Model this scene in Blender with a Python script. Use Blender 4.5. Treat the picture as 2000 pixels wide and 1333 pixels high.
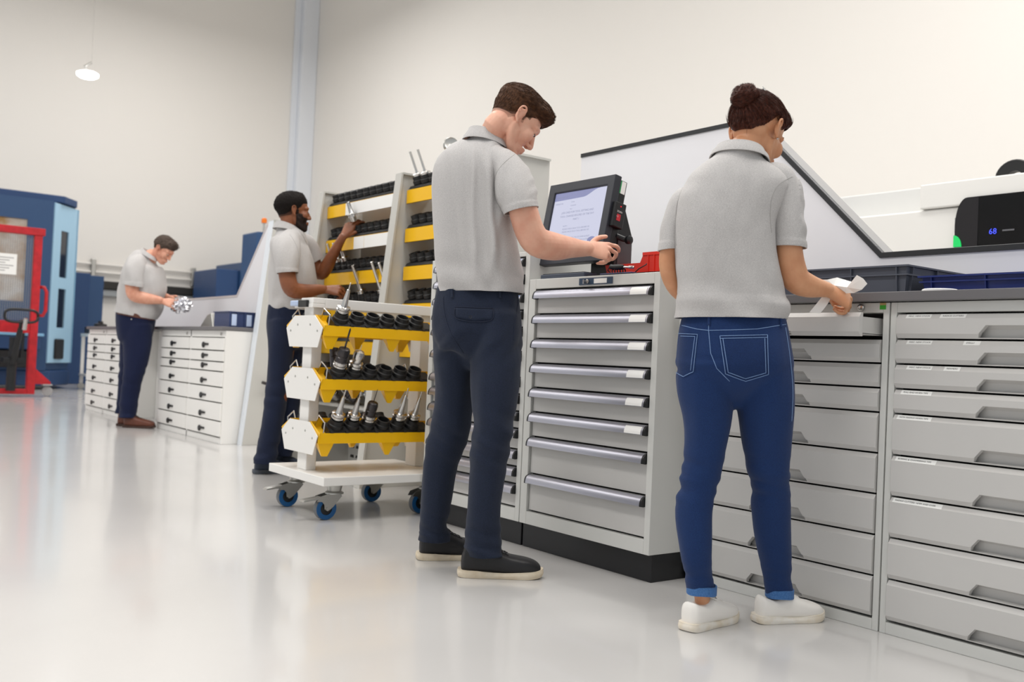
import bpy, bmesh, math, random
from math import sin, cos, pi, radians, sqrt, atan2, exp
from mathutils import Vector, Matrix, noise, kdtree
random.seed(7)
for o in list(bpy.data.objects): bpy.data.objects.remove(o)
SC = bpy.context.scene
COL = SC.collection
V = Vector

# ------------------------------------------------------------------ camera
YAW, PITCH, ROLL, FPX, CAMH = 0.650014, 0.0186954, 0.0447674, 1907.06, 0.8
FW = V((sin(YAW)*cos(PITCH), cos(YAW)*cos(PITCH), sin(PITCH)))
_r0 = V((cos(YAW), -sin(YAW), 0)); _u0 = _r0.cross(FW)
RT = cos(ROLL)*_r0 + sin(ROLL)*_u0
UP = -sin(ROLL)*_r0 + cos(ROLL)*_u0
cam = bpy.data.cameras.new('camera'); camo = bpy.data.objects.new('camera', cam); COL.objects.link(camo)
m = Matrix((RT, UP, -FW)).transposed().to_4x4(); m.translation = (0, 0, CAMH); camo.matrix_world = m
cam.sensor_width = 36; cam.lens = FPX/2000*36; cam.clip_end = 200
cam.dof.use_dof = True; cam.dof.focus_distance = 3.45; cam.dof.aperture_fstop = 3.5
SC.camera = camo

# ------------------------------------------------------------------ world and lamps
w = bpy.data.worlds.new('world'); SC.world = w; w.use_nodes = True
w.node_tree.nodes['Background'].inputs[0].default_value = (0.93, 0.97, 1.0, 1)
w.node_tree.nodes['Background'].inputs[1].default_value = 0.55
SC.view_settings.view_transform = 'Standard'; SC.view_settings.look = 'None'
SC.view_settings.exposure = 0.30; SC.view_settings.gamma = 1.0; SC.view_settings.use_curve_mapping = False
def area(name, loc, sx, sy, power, rot=(0, 0, 0), color=(1, .98, .955)):
    l = bpy.data.lights.new(name, 'AREA'); l.shape = 'RECTANGLE'; l.size = sx; l.size_y = sy
    l.energy = power; l.color = color
    o = bpy.data.objects.new(name, l); o.location = loc; o.rotation_euler = rot; COL.objects.link(o); return o
for i, (x, y) in enumerate(((-2.5, 2.5), (2.2, 1.5), (-2.5, 9), (3.5, 8), (-2.0, 16), (5.5, 15.5), (6.6, 2.0))):
    area('hall_light', (x, y, 7.6), 1.6, 4.0, 185)
SC.cycles.max_bounces = 8; SC.cycles.diffuse_bounces = 4; SC.cycles.glossy_bounces = 4
SC.cycles.transmission_bounces = 6; SC.cycles.transparent_max_bounces = 8
SC.cycles.caustics_reflective = False; SC.cycles.caustics_refractive = False
SC.cycles.sample_clamp_indirect = 6

# ------------------------------------------------------------------ materials
def lin(c): return c/12.92 if c <= .04045 else ((c+.055)/1.055)**2.4
def hexc(h):
    h = h.lstrip('#'); return tuple(lin(int(h[i:i+2], 16)/255) for i in (0, 2, 4))+(1,)
MATS = {}
def mat(name, color='#808080', rough=.5, metal=0, emit=None, estr=0, spec=.5, bump=0, bscale=200, bstretch=(1, 1, 1), vary=0, vscale=6, vcol=None, coat=0, trans=0, sheen=0, ior=1.45, alpha=1):
    if name in MATS: return MATS[name]
    m = bpy.data.materials.new(name); m.use_nodes = True; nt = m.node_tree; b = nt.nodes['Principled BSDF']
    c = hexc(color) if isinstance(color, str) else color
    b.inputs['Base Color'].default_value = c; b.inputs['Roughness'].default_value = rough
    b.inputs['Metallic'].default_value = metal; b.inputs['Specular IOR Level'].default_value = spec
    b.inputs['Coat Weight'].default_value = coat; b.inputs['Transmission Weight'].default_value = trans
    b.inputs['IOR'].default_value = ior; b.inputs['Alpha'].default_value = alpha
    if sheen: b.inputs['Sheen Weight'].default_value = sheen
    if emit: b.inputs['Emission Color'].default_value = hexc(emit); b.inputs['Emission Strength'].default_value = estr
    if bump or vary:
        tc = nt.nodes.new('ShaderNodeTexCoord'); mp = nt.nodes.new('ShaderNodeMapping')
        nt.links.new(tc.outputs['Object'], mp.inputs[0]); mp.inputs['Scale'].default_value = bstretch
    if bump:
        n = nt.nodes.new('ShaderNodeTexNoise'); n.inputs['Scale'].default_value = bscale; n.inputs['Detail'].default_value = 3
        nt.links.new(mp.outputs[0], n.inputs['Vector'])
        bp = nt.nodes.new('ShaderNodeBump'); bp.inputs['Strength'].default_value = bump; bp.inputs['Distance'].default_value = .002
        nt.links.new(n.outputs[0], bp.inputs['Height']); nt.links.new(bp.outputs[0], b.inputs['Normal'])
    if vary:
        n2 = nt.nodes.new('ShaderNodeTexNoise'); n2.inputs['Scale'].default_value = vscale; n2.inputs['Detail'].default_value = 4
        nt.links.new(mp.outputs[0], n2.inputs['Vector'])
        mx = nt.nodes.new('ShaderNodeMix'); mx.data_type = 'RGBA'
        mx.inputs[6].default_value = c
        vc = hexc(vcol) if vcol else tuple(k*(1-vary) for k in c[:3])+(1,)
        mx.inputs[7].default_value = vc
        rmp = nt.nodes.new('ShaderNodeMapRange'); rmp.inputs[1].default_value = .35; rmp.inputs[2].default_value = .65
        nt.links.new(n2.outputs[0], rmp.inputs[0]); nt.links.new(rmp.outputs[0], mx.inputs[0])
        nt.links.new(mx.outputs[2], b.inputs['Base Color'])
    MATS[name] = m; return m
mat('wall_paint', '#ebe7e1', .75, bump=.05, bscale=30)
mat('cabinet_grey', '#d3d3cf', .38, coat=.15, bump=.04, bscale=400)
mat('drawer_grey', '#c9c7c4', .33, coat=.2, bump=.04, bscale=400)
mat('plinth_black', '#17171a', .35)
mat('gap_black', '#0b0b0c', .8)
mat('white_paint', '#eceae6', .4, coat=.1)
mat('rack_grey', '#c4c2bc', .42)
mat('board_white', '#ecebee', .28, coat=.2)
mat('anthracite', '#3b3d42', .45)
mat('worktop_grey', '#6b696b', .4, bump=.05, bscale=300)
mat('trim_black', '#2b2c2e', .5)
mat('trim_grey', '#a5a4a4', .45)
mat('yellow', '#f5bd00', .38, coat=.2)
mat('rubber_black', '#161617', .5, bump=.1, bscale=300)
mat('steel', '#c9c7c4', .22, 1)
mat('steel_dark', '#4a4748', .3, 1)
mat('aluminium', '#c0c0cb', .42, 1, bump=.03, bscale=60, bstretch=(1, .02, 8))
mat('handle_blue', '#7fa6d6', .3, .3)
mat('zinc', '#b9b8b4', .35, 1)
mat('paper_white', '#f6f5f2', .7)
mat('label_white', '#efefec', .5)
mat('ink', '#2a2a2c', .8)
mat('screen_frame', '#2c2e36', .42)
mat('black_plastic', '#1a1b1d', .4)
mat('red_plastic', '#e2301f', .38)
mat('red_paint', '#c8202a', .4, vary=.25, vscale=12)
mat('grey_crate', '#575b66', .4)
mat('blue_crate', '#1d2e6f', .4)
mat('caster_blue', '#19588f', .45)
mat('caster_grey', '#6f7276', .5)
mat('machine_dark', '#2b4a72', .42)
mat('machine_light', '#a5cce6', .4)
mat('machine_navy', '#23426e', .45)
mat('glass_dark', '#20252e', .1, coat=.5)
mat('green', '#3fa535', .5)
mat('lamp_glow', '#ffffff', .5, emit='#ffffff', estr=6)
mat('orange', '#e87818', .4)
mat('gold_tan', '#b59a66', .5)

# ------------------------------------------------------------------ mesh building
class MB:
    def __init__(s): s.v = []; s.f = []; s.mi = []; s.cur = 0
    def add(s, vs, fs):
        n = len(s.v); s.v += [tuple(q) for q in vs]; s.f += [tuple(i+n for i in f) for f in fs]; s.mi += [s.cur]*len(fs); return s
    def box(s, x0, x1, y0, y1, z0, z1, mtx=None):
        vs = [V((x, y, z)) for x in (x0, x1) for y in (y0, y1) for z in (z0, z1)]
        if mtx: vs = [mtx @ q for q in vs]
        return s.add(vs, [(0, 1, 3, 2), (4, 6, 7, 5), (0, 4, 5, 1), (2, 3, 7, 6), (0, 2, 6, 4), (1, 5, 7, 3)])
    def prism(s, poly, axis, a, b):
        """poly in the two other axes (x:(y,z) y:(x,z) z:(x,y))"""
        def mk(p, t):
            return (t, p[0], p[1]) if axis == 'x' else (p[0], t, p[1]) if axis == 'y' else (p[0], p[1], t)
        n = len(poly); vs = [mk(p, a) for p in poly]+[mk(p, b) for p in poly]
        fs = [tuple(range(n))[::-1], tuple(range(n, 2*n))]+[(i, (i+1) % n, n+(i+1) % n, n+i) for i in range(n)]
        return s.add(vs, fs)
    def tube(s, pts, r, n=8, caps=True):
        pts = [V(p) for p in pts]; rs = r if isinstance(r, (list, tuple)) else [r]*len(pts); vs = []; up = None
        for i, p in enumerate(pts):
            t = (pts[min(i+1, len(pts)-1)]-pts[max(i-1, 0)]).normalized()
            if up is None: up = t.orthogonal().normalized()
            up = (up-t*up.dot(t)).normalized() if (up-t*up.dot(t)).length > 1e-5 else t.orthogonal().normalized()
            sd = t.cross(up)
            for k in range(n):
                a = 2*pi*k/n; vs.append(p+(up*cos(a)+sd*sin(a))*rs[i])
        fs = [(i*n+k, i*n+(k+1) % n, (i+1)*n+(k+1) % n, (i+1)*n+k) for i in range(len(pts)-1) for k in range(n)]
        if caps: fs += [tuple(range(n))[::-1], tuple(range((len(pts)-1)*n, len(pts)*n))]
        return s.add(vs, fs)
    def lathe(s, prof, o=(0, 0, 0), axis=(0, 0, 1), n=16, close=True):
        """prof: (radius, height) from bottom to top"""
        ax = V(axis).normalized(); u = ax.orthogonal().normalized(); w_ = ax.cross(u); o = V(o); vs = []
        for r, h in prof:
            for k in range(n):
                a = 2*pi*k/n; vs.append(o+ax*h+(u*cos(a)+w_*sin(a))*max(r, 1e-5))
        fs = [(i*n+k, i*n+(k+1) % n, (i+1)*n+(k+1) % n, (i+1)*n+k) for i in range(len(prof)-1) for k in range(n)]
        if close: fs += [tuple(range(n))[::-1], tuple(range((len(prof)-1)*n, len(prof)*n))]
        return s.add(vs, fs)
    def sweep(s, profs):
        """list of equal-length open profiles, skinned"""
        n = len(profs[0]); vs = [p for q in profs for p in q]
        fs = [(i*n+k, (i+1)*n+k, (i+1)*n+k+1, i*n+k+1) for i in range(len(profs)-1) for k in range(n-1)]
        return s.add(vs, fs)
    def build(s, name, material, parent=None, smooth=False, bevel=0, loc=None, fix=True):
        me = bpy.data.meshes.new(name); 
        vs = s.v
        if loc is not None: l = V(loc); vs = [tuple(V(q)-l) for q in vs]
        me.from_pydata(vs, [], s.f)
        mats = material if isinstance(material, (list, tuple)) else [material]
        for k in mats: me.materials.append(MATS[k] if isinstance(k, str) else k)
        for p, i in zip(me.polygons, s.mi): p.material_index = i
        if fix:
            bm = bmesh.new(); bm.from_mesh(me); bmesh.ops.recalc_face_normals(bm, faces=bm.faces); bm.to_mesh(me); bm.free()
        return link(name, me, parent, smooth, bevel, loc)
def link(name, me, parent=None, smooth=False, bevel=0, loc=None):
    o = bpy.data.objects.new(name, me); COL.objects.link(o)
    if loc is not None: o.location = loc
    if parent: 
        o.parent = parent
        if loc is None: o.matrix_parent_inverse = parent.matrix_basis.inverted()
        else: o.location = V(loc)-V(parent.location)
    if smooth:
        if smooth is True: me.shade_smooth()
        else: me.set_sharp_from_angle(angle=radians(smooth)); 
    if bevel:
        b = o.modifiers.new('bevel', 'BEVEL'); b.width = bevel; b.segments = 2; b.limit_method = 'ANGLE'; b.harden_normals = False
    return o
def tag(o, label=None, cat=None, group=None, kind=None):
    if label: o['label'] = label
    if cat: o['category'] = cat
    if group: o['group'] = group
    if kind: o['kind'] = kind
    return o
def thing(name, loc, label, cat, group=None, rz=0):
    o = bpy.data.objects.new(name, None); COL.objects.link(o); o.location = loc; o.rotation_euler = (0, 0, rz); o.empty_display_size = .1
    return tag(o, label, cat, group)
def kids(o): return [c for c in bpy.data.objects if c.parent == o]
def copy_tree(o, parent=None, off=None):
    c = o.copy(); COL.objects.link(c)
    if parent: c.parent = parent
    if off is not None: c.location = V(o.location)+V(off)
    for ch in list(o.children): copy_tree(ch, c)
    return c
def text_mesh(mb, txt, size, origin, xdir, ydir, align='LEFT'):
    cu = bpy.data.curves.new('t', 'FONT'); cu.body = txt; cu.size = size; cu.align_x = align; cu.resolution_u = 2
    o = bpy.data.objects.new('t', cu); COL.objects.link(o)
    me = bpy.data.meshes.new_from_object(o.evaluated_get(bpy.context.evaluated_depsgraph_get()))
    og, xd, yd = V(origin), V(xdir), V(ydir)
    mb.add([og+xd*q.co.x+yd*q.co.y for q in me.vertices], [tuple(p.vertices) for p in me.polygons])
    bpy.data.objects.remove(o); bpy.data.curves.remove(cu); bpy.data.meshes.remove(me)
def structure(mb, name, material, **k): return tag(mb.build(name, material, **k), kind='structure')
# ================================================================== the hall
fm = bpy.data.materials.new('floor_epoxy'); fm.use_nodes = True; nt = fm.node_tree; b = nt.nodes['Principled BSDF']
b.inputs['Base Color'].default_value = hexc('#d6d3cf'); b.inputs['Specular IOR Level'].default_value = .5
b.inputs['Coat Weight'].default_value = .35; b.inputs['Coat Roughness'].default_value = .08
tc = nt.nodes.new('ShaderNodeTexCoord')
n1 = nt.nodes.new('ShaderNodeTexNoise'); n1.inputs['Scale'].default_value = 3; n1.inputs['Detail'].default_value = 5
nt.links.new(tc.outputs['Object'], n1.inputs['Vector'])
r1 = nt.nodes.new('ShaderNodeMapRange'); r1.inputs[3].default_value = .17; r1.inputs[4].default_value = .24
nt.links.new(n1.outputs[0], r1.inputs[0]); nt.links.new(r1.outputs[0], b.inputs['Roughness'])
mx = nt.nodes.new('ShaderNodeMix'); mx.data_type = 'RGBA'; mx.inputs[6].default_value = hexc('#cbc9c7'); mx.inputs[7].default_value = hexc('#c3c1bf')
nt.links.new(n1.outputs[0], mx.inputs[0]); nt.links.new(mx.outputs[2], b.inputs['Base Color'])
n2 = nt.nodes.new('ShaderNodeTexNoise'); n2.inputs['Scale'].default_value = 9; n2.inputs['Detail'].default_value = 2
nt.links.new(tc.outputs['Object'], n2.inputs['Vector'])
bp = nt.nodes.new('ShaderNodeBump'); bp.inputs['Strength'].default_value = .03; bp.inputs['Distance'].default_value = .003
nt.links.new(n2.outputs[0], bp.inputs['Height']); nt.links.new(bp.outputs[0], b.inputs['Normal'])
MATS['floor_epoxy'] = fm
WX, WY, WH = 9.55, 20.5, 10.0
structure(MB().box(-9, WX, -8, WY, -.1, 0), 'floor', 'floor_epoxy')
structure(MB().box(-9, WX+.2, WY, WY+.2, 0, WH), 'wall_far', 'wall_paint')
structure(MB().box(WX, WX+.2, -8, WY, 0, WH), 'wall_right', 'wall_paint')
structure(MB().box(-9, WX+.2, -8, WY+.2, WH, WH+.15), 'ceiling', 'wall_paint')
mat('column_white', '#e6e9ee', .5)
structure(MB().box(WX-.36, WX-.002, WY-.22, WY-.002, 0, WH), 'trim_1', 'column_white', bevel=.01)
structure(MB().box(WX-.50, WX-.36, WY-.06, WY-.002, 0, WH), 'trim_2', 'column_white', bevel=.01)
# ================================================================== drawer cabinets on the right
def drawer_front(mb, x, y0, y1, zt, zb, ya, yd, out=0):
    """folded steel front with a hand notch in the lower edge between ya and yd; x is the front face"""
    slices = []
    h = min(.043, (zt-zb)*.55); s = .026
    for y, zl in ((y0, zb), (ya, zb), (ya+s*.25, zb+h*.45), (ya+s, zb+h), (yd-s, zb+h), (yd-s*.25, zb+h*.45), (yd, zb), (y1, zb)):
        slices.append([(x+.02, y, zt), (x+.011, y, zt), (x, y, zt-.014), (x, y, max(zb+.017, zl)), (x+.010, y, max(zb+.003, zl)), (x+.02, y, max(zb+.003, zl))])
    for a in range(len(slices)): pass
    mb.sweep(slices)
    for sl in (slices[0], slices[-1]):
        mb.add(sl, [tuple(range(6))])
def cut_cabinet(y0, y1, label, labels, open_top=0, lock=False):
    XF = 2.79; XB = 3.44
    c = thing('drawer_cabinet', (XF, y0, 0), label, 'cabinet')
    mb = MB()
    t = .022
    mb.box(XF+.008, XB, y0+.001, y0+t, .0, 1.032); mb.box(XF+.008, XB, y1-t, y1-.001, 0, 1.032)
    mb.box(XB-.01, XB, y0+t, y1-t, 0, 1.032); mb.box(XF+.008, XB-.01, y0+t, y1-t, .0, .036); mb.box(XF+.008, XB-.01, y0+t, y1-t, 1.0, 1.032)
    # scalloped inner lips beside the drawers
    mb.build('carcass', 'cabinet_grey', c, bevel=.002)
    MB().box(XF+.06, XF+.07, y0+t, y1-t, .036, 1.0).build('gap_shade_sheet', 'gap_black', c)  # black sheet behind the drawers, colours the shade seen in the gaps
    zs = [.997, .917, .8395, .762, .6845]+[.6845-.1286*k for k in range(1, 6)]
    a, d = y0+t+.004, y1-t-.004
    for i in range(9):
        zt, zb = zs[i]-.003, zs[i+1]
        ox = open_top if i == 0 else 0
        dm = MB(); drawer_front(dm, XF-ox, a, d, zt, zb, a+.255, d-.255)
        if ox:
            dm.box(XF-ox+.02, XF+.3, a+.012, a+.016, zb+.012, zt-.012); dm.box(XF-ox+.02, XF+.3, d-.016, d-.012, zb+.012, zt-.012)
            dm.box(XF-ox+.02, XF+.3, a+.012, d-.012, zb+.010, zb+.014)
        dr = dm.build('drawer', 'drawer_grey', c)
        h = min(.043, (zt-zb)*.55)
        rm = MB(); rx = XF-ox+.021
        rm.sweep([[(rx-.001, yy, zb+h+.004), (rx+.012, yy, zb+h*.75), (rx+.014, yy, zb+.008), (rx-.012, yy, zb+.003), (rx-.013, yy, zb+.006)] for yy in (a+.25, d-.25)])
        r_ = rm.build('handle_recess', 'drawer_grey', dr)
        if ox: tag(dr, 'top drawer pulled open')
        for (yo, ln, tx) in labels.get(i, ()):
            lm = MB(); yl = d-yo
            # on the sloped top fold
            n = V((-.787, 0, .617)); p0 = V((XF-ox+.0105, 0, zt-.0006)); p1 = V((XF-ox+.0005, 0, zt-.0134)); o_ = n*.0006
            q = lambda p, y: V((p.x, y, p.z))+o_
            lm.add([q(p0, yl), q(p0, yl-ln), q(p1, yl-ln), q(p1, yl)], [(0, 1, 2, 3)])
            lm.cur = 1
            up = (p0-p1).normalized()
            text_mesh(lm, tx, .0082, V((p1.x, yl-.008, p1.z))+n*.001+up*.0055, (0, -1, 0), up)
            lm.build('label_strip', ['label_white', 'ink'], dr, fix=False)
    if lock:
        MB().lathe([(.0, 0), (.012, 0), (.012, .006), (.008, .009), (0, .009)], (XF+.0075, y0+.10, 1.017), (-1, 0, 0), 20).build('lock', 'steel', c, smooth=40)
        mb = MB(); mb.box(XF+.0065, XF+.0078, y0+.013, y0+.034, 1.010, 1.0235); mb.cur = 1; mb.box(XF+.0065, XF+.0078, y0+.013, y0+.034, 1.0237, 1.031)
        tag(mb.build('sticker', ['green', 'gold_tan'], c), 'green and tan sticker')
    return c
cut_cabinet(.924, 1.7235, 'grey drawer cabinet at the right edge with printed label strips on its shut drawers',
    {0: [(.030, .082, 'MISC. NEW STOCK'), (.140, .080, 'RADIUS CUTTERS')], 1: [(.035, .082, 'MISC. NEW STOCK'), (.215, .05, 'DRILLS')],
     2: [(.038, .082, 'MISC. NEW STOCK'), (.158, .05, 'REAMERS')], 3: [(.022, .1, 'FULL RAD HORN TIPS')], 4: [(.012, .112, 'NON RADIUS HORN TIPS')],
     5: [(.012, .132, 'BORING & CHAMFERING TIPS')], 6: [(.008, .16, 'RADIUS CUTTERS 16MM AND OVER')]})
cut_cabinet(1.7265, 2.526, 'light grey drawer cabinet behind the woman in blue jeans, its top drawer pulled open', {}, open_top=.115, lock=True)
tag(MB().box(2.765, 3.46, .90, 2.526, 1.034, 1.063).build('worktop', 'worktop_grey', bevel=.002), 'dark grey worktop lying over the two cabinets on the right', 'worktop')

# white back board with the diagonal edge
bx0, bx1 = 3.475, 3.555
bd = thing('back_board', (bx0, 2.5, 0), 'tall white back board with a diagonal black edge behind the right worktop', 'board')
poly = [(.70, 0.0), (4.02, 0.0), (4.02, 1.935), (2.86, 1.935), (2.185, 1.285), (.70, 1.285)]
MB().prism(poly, 'x', bx0, bx1).build('panel', 'board_white', bd)
def strip(pts, name, x0, x1, wd, material):
    """a band of width wd along the outside of a poly line in the y,z plane"""
    mb = MB(); P = [V((0, *p)) for p in pts]; off = []
    for i, p in enumerate(P):
        d0 = (P[i]-P[i-1]).normalized() if i else None; d1 = (P[i+1]-P[i]).normalized() if i < len(P)-1 else None
        nn = [V((0, d.z, -d.y)) for d in (d0, d1) if d]
        if len(nn) == 2:
            b_ = (nn[0]+nn[1]).normalized(); off.append(b_*(1/b_.dot(nn[0])))
        else: off.append(nn[0])
    for i in range(len(P)-1):
        a, b_ = P[i], P[i+1]; c_, d_ = a+off[i]*wd, b_+off[i+1]*wd
        vs = []
        for x in (x0, x1):
            for q in (a, b_, d_, c_): vs.append(V((x, q.y, q.z)))
        mb.add(vs, [(0, 1, 2, 3), (4, 7, 6, 5), (0, 4, 5, 1), (1, 5, 6, 2), (2, 6, 7, 3), (3, 7, 4, 0)])
    return mb
edge = [(4.02, 1.935), (2.86, 1.935), (2.185, 1.285), (.70, 1.285)]
strip(edge, 'edge_trim', bx0-.006, bx0+.012, -.02, 0).build('edge_trim', 'trim_black', bd)
strip(edge, 'edge_lit_face', bx0+.0125, bx1+.01, .004, 0).build('edge_lit_face', 'trim_grey', bd)  # return face of the dark trim, its light painted in as paler grey

# ================================================================== cabinets with long aluminium handles
def long_handle(mb, x, y0, y1, zt):
    prof = []
    for k in range(7):
        a = k/6*pi/2; prof.append((x-.008-.022*sin(a), zt-.003-.030*(1-cos(a))))
    prof = [(x, zt-.001)]+[(x-.008, zt-.001)]+prof[1:]+[(x-.030, zt-.037), (x-.027, zt-.037), (x-.0265, zt-.03)]
    mb.sweep([[(p[0], y, p[1]) for p in prof] for y in (y0, y1)])
def handle_cap(mb, x, y0, y1, zt):
    pr = [(x, zt)]+[(x-.008-.023*sin(k/6*pi/2), zt-.002-.030*(1-cos(k/6*pi/2))) for k in range(7)]+[(x-.031, zt-.038), (x-.018, zt-.040), (x, zt-.038)]
    mb.prism(pr, 'y', y0, y1)
def handle_cabinet(y0, y1, ztop, zs, label, plate=None, tags=(), hmat='aluminium', blue=(), tagm='paper_white'):
    XF, XB = 2.60, 3.24
    c = thing('tool_cabinet', (XF, y0, 0), label, 'cabinet')
    st, sr = .03, .012
    st_l = .045 if plate else .04
    mb = MB(); mb.box(XF, XB, y0+.001, y0+st, .102, ztop); mb.box(XF, XB, y1-st_l, y1-.001, .102, ztop)
    mb.box(XB-.01, XB, y0+st, y1-st_l, .102, ztop); mb.box(XF, XB-.01, y0+st, y1-st_l, .102, zs[-1]-.004); mb.box(XF, XB-.01, y0+st, y1-st_l, zs[0]+.002, ztop)
    mb.build('carcass', 'cabinet_grey', c, bevel=.002)
    MB().box(XF+.03, XF+.035, y0+st, y1-st_l, zs[-1]-.004, zs[0]+.002).build('gap_shade_sheet', 'gap_black', c)  # shade between these drawers, put in as a black sheet
    MB().box(XF+.02, XB-.02, y0+.004, y1-.004, 0, .102).build('plinth', 'plinth_black', c, bevel=.003)
    a, d = y0+st+.001, y1-st_l-.001
    for i in range(len(zs)-1):
        zt, zb = zs[i], zs[i+1]
        dr = MB().box(XF+.012, XF+.028, a+.002, d-.002, zb+.003, zt-.004).build('drawer', 'drawer_grey', c, bevel=.0015)
        hm = MB(); long_handle(hm, XF+.012, a+.011, d-.006, zt-.003)
        hd = hm.build('handle', 'handle_blue' if i in blue else hmat, dr, smooth=40)
        for q0, q1 in ((a+.001, a+.011), (d-.006, d)):
            cm = MB(); handle_cap(cm, XF+.012, q0, q1, zt-.003); cm.build('end_cap', 'black_plastic', dr)
        if i in tags:
            ln = .088; lm = MB(); x = XF+.012
            pr = [(x-.008-.0226*sin(k/6*pi/2), zt-.0055-.030*(1-cos(k/6*pi/2))) for k in range(2, 7)]+[(x-.0306, zt-.038)]
            lm.sweep([[(p[0], yy, p[1]) for p in pr] for yy in (a+.02, a+.02+ln)])
            lm.build('label_strip', tagm, dr, fix=True)
    if plate:
        ya, yb = plate
        pm = MB(); pm.box(XF-.0035, XF, ya, yb, zs[0]+.009, ztop-.008); pm.cur = 1; pm.box(XF-.0045, XF-.0035, ya+.03, ya+.105, zs[0]+.013, ztop-.012)
        tag(pm.build('lock_plate', ['machine_dark_plate', 'paper_white'], c), 'dark blue lock plate with a white card')
        MB().lathe([(0, 0), (.009, 0), (.009, .006), (.003, .008), (.003, .02), (0, .02)], (XF-.0035, yb-.055, (zs[0]+ztop)/2), (-1, 0, 0), 16).box(XF-.03, XF-.012, yb-.057, yb-.053, (zs[0]+ztop)/2-.012, (zs[0]+ztop)/2+.006).build('lock', 'steel', c, smooth=40)
    return c
mat('strip_blue', '#7fa3dc', .4); mat('machine_dark_plate', '#33475f', .4)
zm = [1.103-.1045*k for k in range(7)]+[.318, .16]
handle_cabinet(2.535, 3.3135, 1.147, zm, 'light grey tool cabinet with eight long handles, standing under the touch screen', plate=(2.79, 2.985), tags=(0, 1, 2, 3, 4, 5))
zt_ = [1.248, 1.17, 1.09, 1.017, .942, .835, .722, .65, .575, .50, .41, .335, .26, .16]
handle_cabinet(3.3165, 4.10, 1.27, zt_, 'taller light grey tool cabinet standing behind the legs of the man at the touch screen', tags=(0, 1, 2, 3, 4, 5), tagm='strip_blue')  # pale blue strips on the upper handles, near their right ends
# ================================================================== leaning tool rack with yellow shelves
RA = 25*pi/180                       # tilt of the sockets on the rack
def socket_prof(k=1.0):
    return [(0, -.030*k), (.024*k, -.030*k), (.030*k, -.012*k), (.036*k, -.004*k), (.036*k, .012*k), (.031*k, .016*k), (.0305*k, .034*k), (.026*k, .035*k), (.0245*k, .030*k), (.0235*k, -.018*k), (0, -.018*k)]
_sock = {}
def socket_mesh(k, nseg=14):
    if (k, nseg) not in _sock:
        mb = MB(); mb.lathe(socket_prof(k), n=nseg, close=False)
        o = mb.build('socket', 'rubber_black', smooth=35); _sock[(k, nseg)] = o.data; bpy.data.objects.remove(o)
    return _sock[(k, nseg)]
def place_mesh(name, me, parent, loc, axis):
    o = bpy.data.objects.new(name, me); COL.objects.link(o)
    q = V((0, 0, 1)).rotation_difference(V(axis).normalized()).to_matrix().to_4x4(); q.translation = V(loc)
    if parent: o.parent = parent; o.matrix_parent_inverse = parent.matrix_world.inverted() if parent.type != 'EMPTY' else Matrix.Translation(-V(parent.location))
    o.matrix_basis = q
    return o
rk = thing('tool_rack', (2.8, 4.0, 0), 'grey steel tool rack with tiers of yellow shelves, standing behind the tool trolley', 'rack')
PAN = [(6.14, 6.20), (5.10, 5.165), (4.12, 4.18)]
def rack_poly(x0): return [(x0, 0), (3.34, 0), (3.34, 1.895), (x0+.19, 1.895)]
for y0, y1 in PAN:
    mb = MB(); mb.prism(rack_poly(2.792), 'y', y0+.004, y1-.002)
    up = mb.build('upright_panel', 'rack_grey', rk, bevel=.002)
    # folded flange standing proud round the near face
    fl = MB(); a, b_ = V((2.792, 0, 0)), V((2.982, 0, 1.895))
    fl.prism([(2.791, 0), (2.803, 0), (2.993, 1.895), (2.981, 1.895)], 'y', y0-.012, y0+.004)
    fl.build('front_flange', 'rack_grey', up); MB().box(2.993, 3.335, y0-.012, y0+.004, 1.885, 1.897).build('top_flange', 'rack_grey', up)
SHZ = [1.79, 1.555, 1.325, 1.10, .865, .63]
for bi, (ya, yb, n) in enumerate(((5.17, 6.137, 11), (4.185, 5.085, 10))):
    pm = MB(); pm.box(3.29, 3.30, ya, yb, .05, 1.80)
    bp_ = pm.build('back_panel', 'rack_grey', rk)
    hm = MB()
    for zz in (1.70, 1.46, 1.23, 1.0):
        for k in range(9): hm.lathe([(0, 0), (.008, 0), (.008, .0006), (0, .0006)], (3.2895, ya+.1+k*.1, zz-.04), (-1, 0, 0), 8)
    tag(hm.build('punched_hole', 'gap_black' if bi else 'label_white', bp_), kind='stuff')
    for si, z in enumerate(SHZ):
        if bi and si > 4: continue
        xf = 3.02
        sh = MB(); t = .002
        sh.box(xf, xf+t, ya, yb, z-.083, z); sh.prism([(xf, z-.083), (xf+.19, z-.005), (xf+.19, z-.002), (xf, z-.080)], 'y', ya, yb)
        sh.prism([(xf, z), (xf+.185, z+.086), (xf+.185, z+.0835), (xf+t, z-.003)], 'y', ya, yb)
        s_ = sh.build('shelf', 'yellow', rk)
        # three plain joints of the front strip
        ax = V((-sin(RA), 0, cos(RA)))
        base = MB(); nn = n; w_ = (yb-ya-.02)/nn
        for k in range(nn):
            yc = ya+.01+w_*(k+.5)
        base.prism([(xf+.006, z+.006), (xf+.018, z+.024), (xf+.10, z+.062), (xf+.112, z+.054)], 'y', ya+.008, yb-.008)
        base.build('socket_rail', 'rubber_black', s_)
        for k in range(nn):
            yc = ya+.01+w_*(k+.5)
            c0 = V((xf+.056, yc, z+.052))
            place_mesh('socket', socket_mesh(1.18, 12), s_, c0, ax)
        if bi == 0:
            spl = {0: [(ya, ya+.06), (ya+.062, yb-.27)], 1: [(ya, ya+.42), (ya+.422, ya+.56)]}.get(si, [])
            for (p, q) in spl:
                MB().box(xf-.003, xf, p+.002, q-.001, z-.081, z-.002).build('label_holder', 'paper_white', s_)
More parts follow.
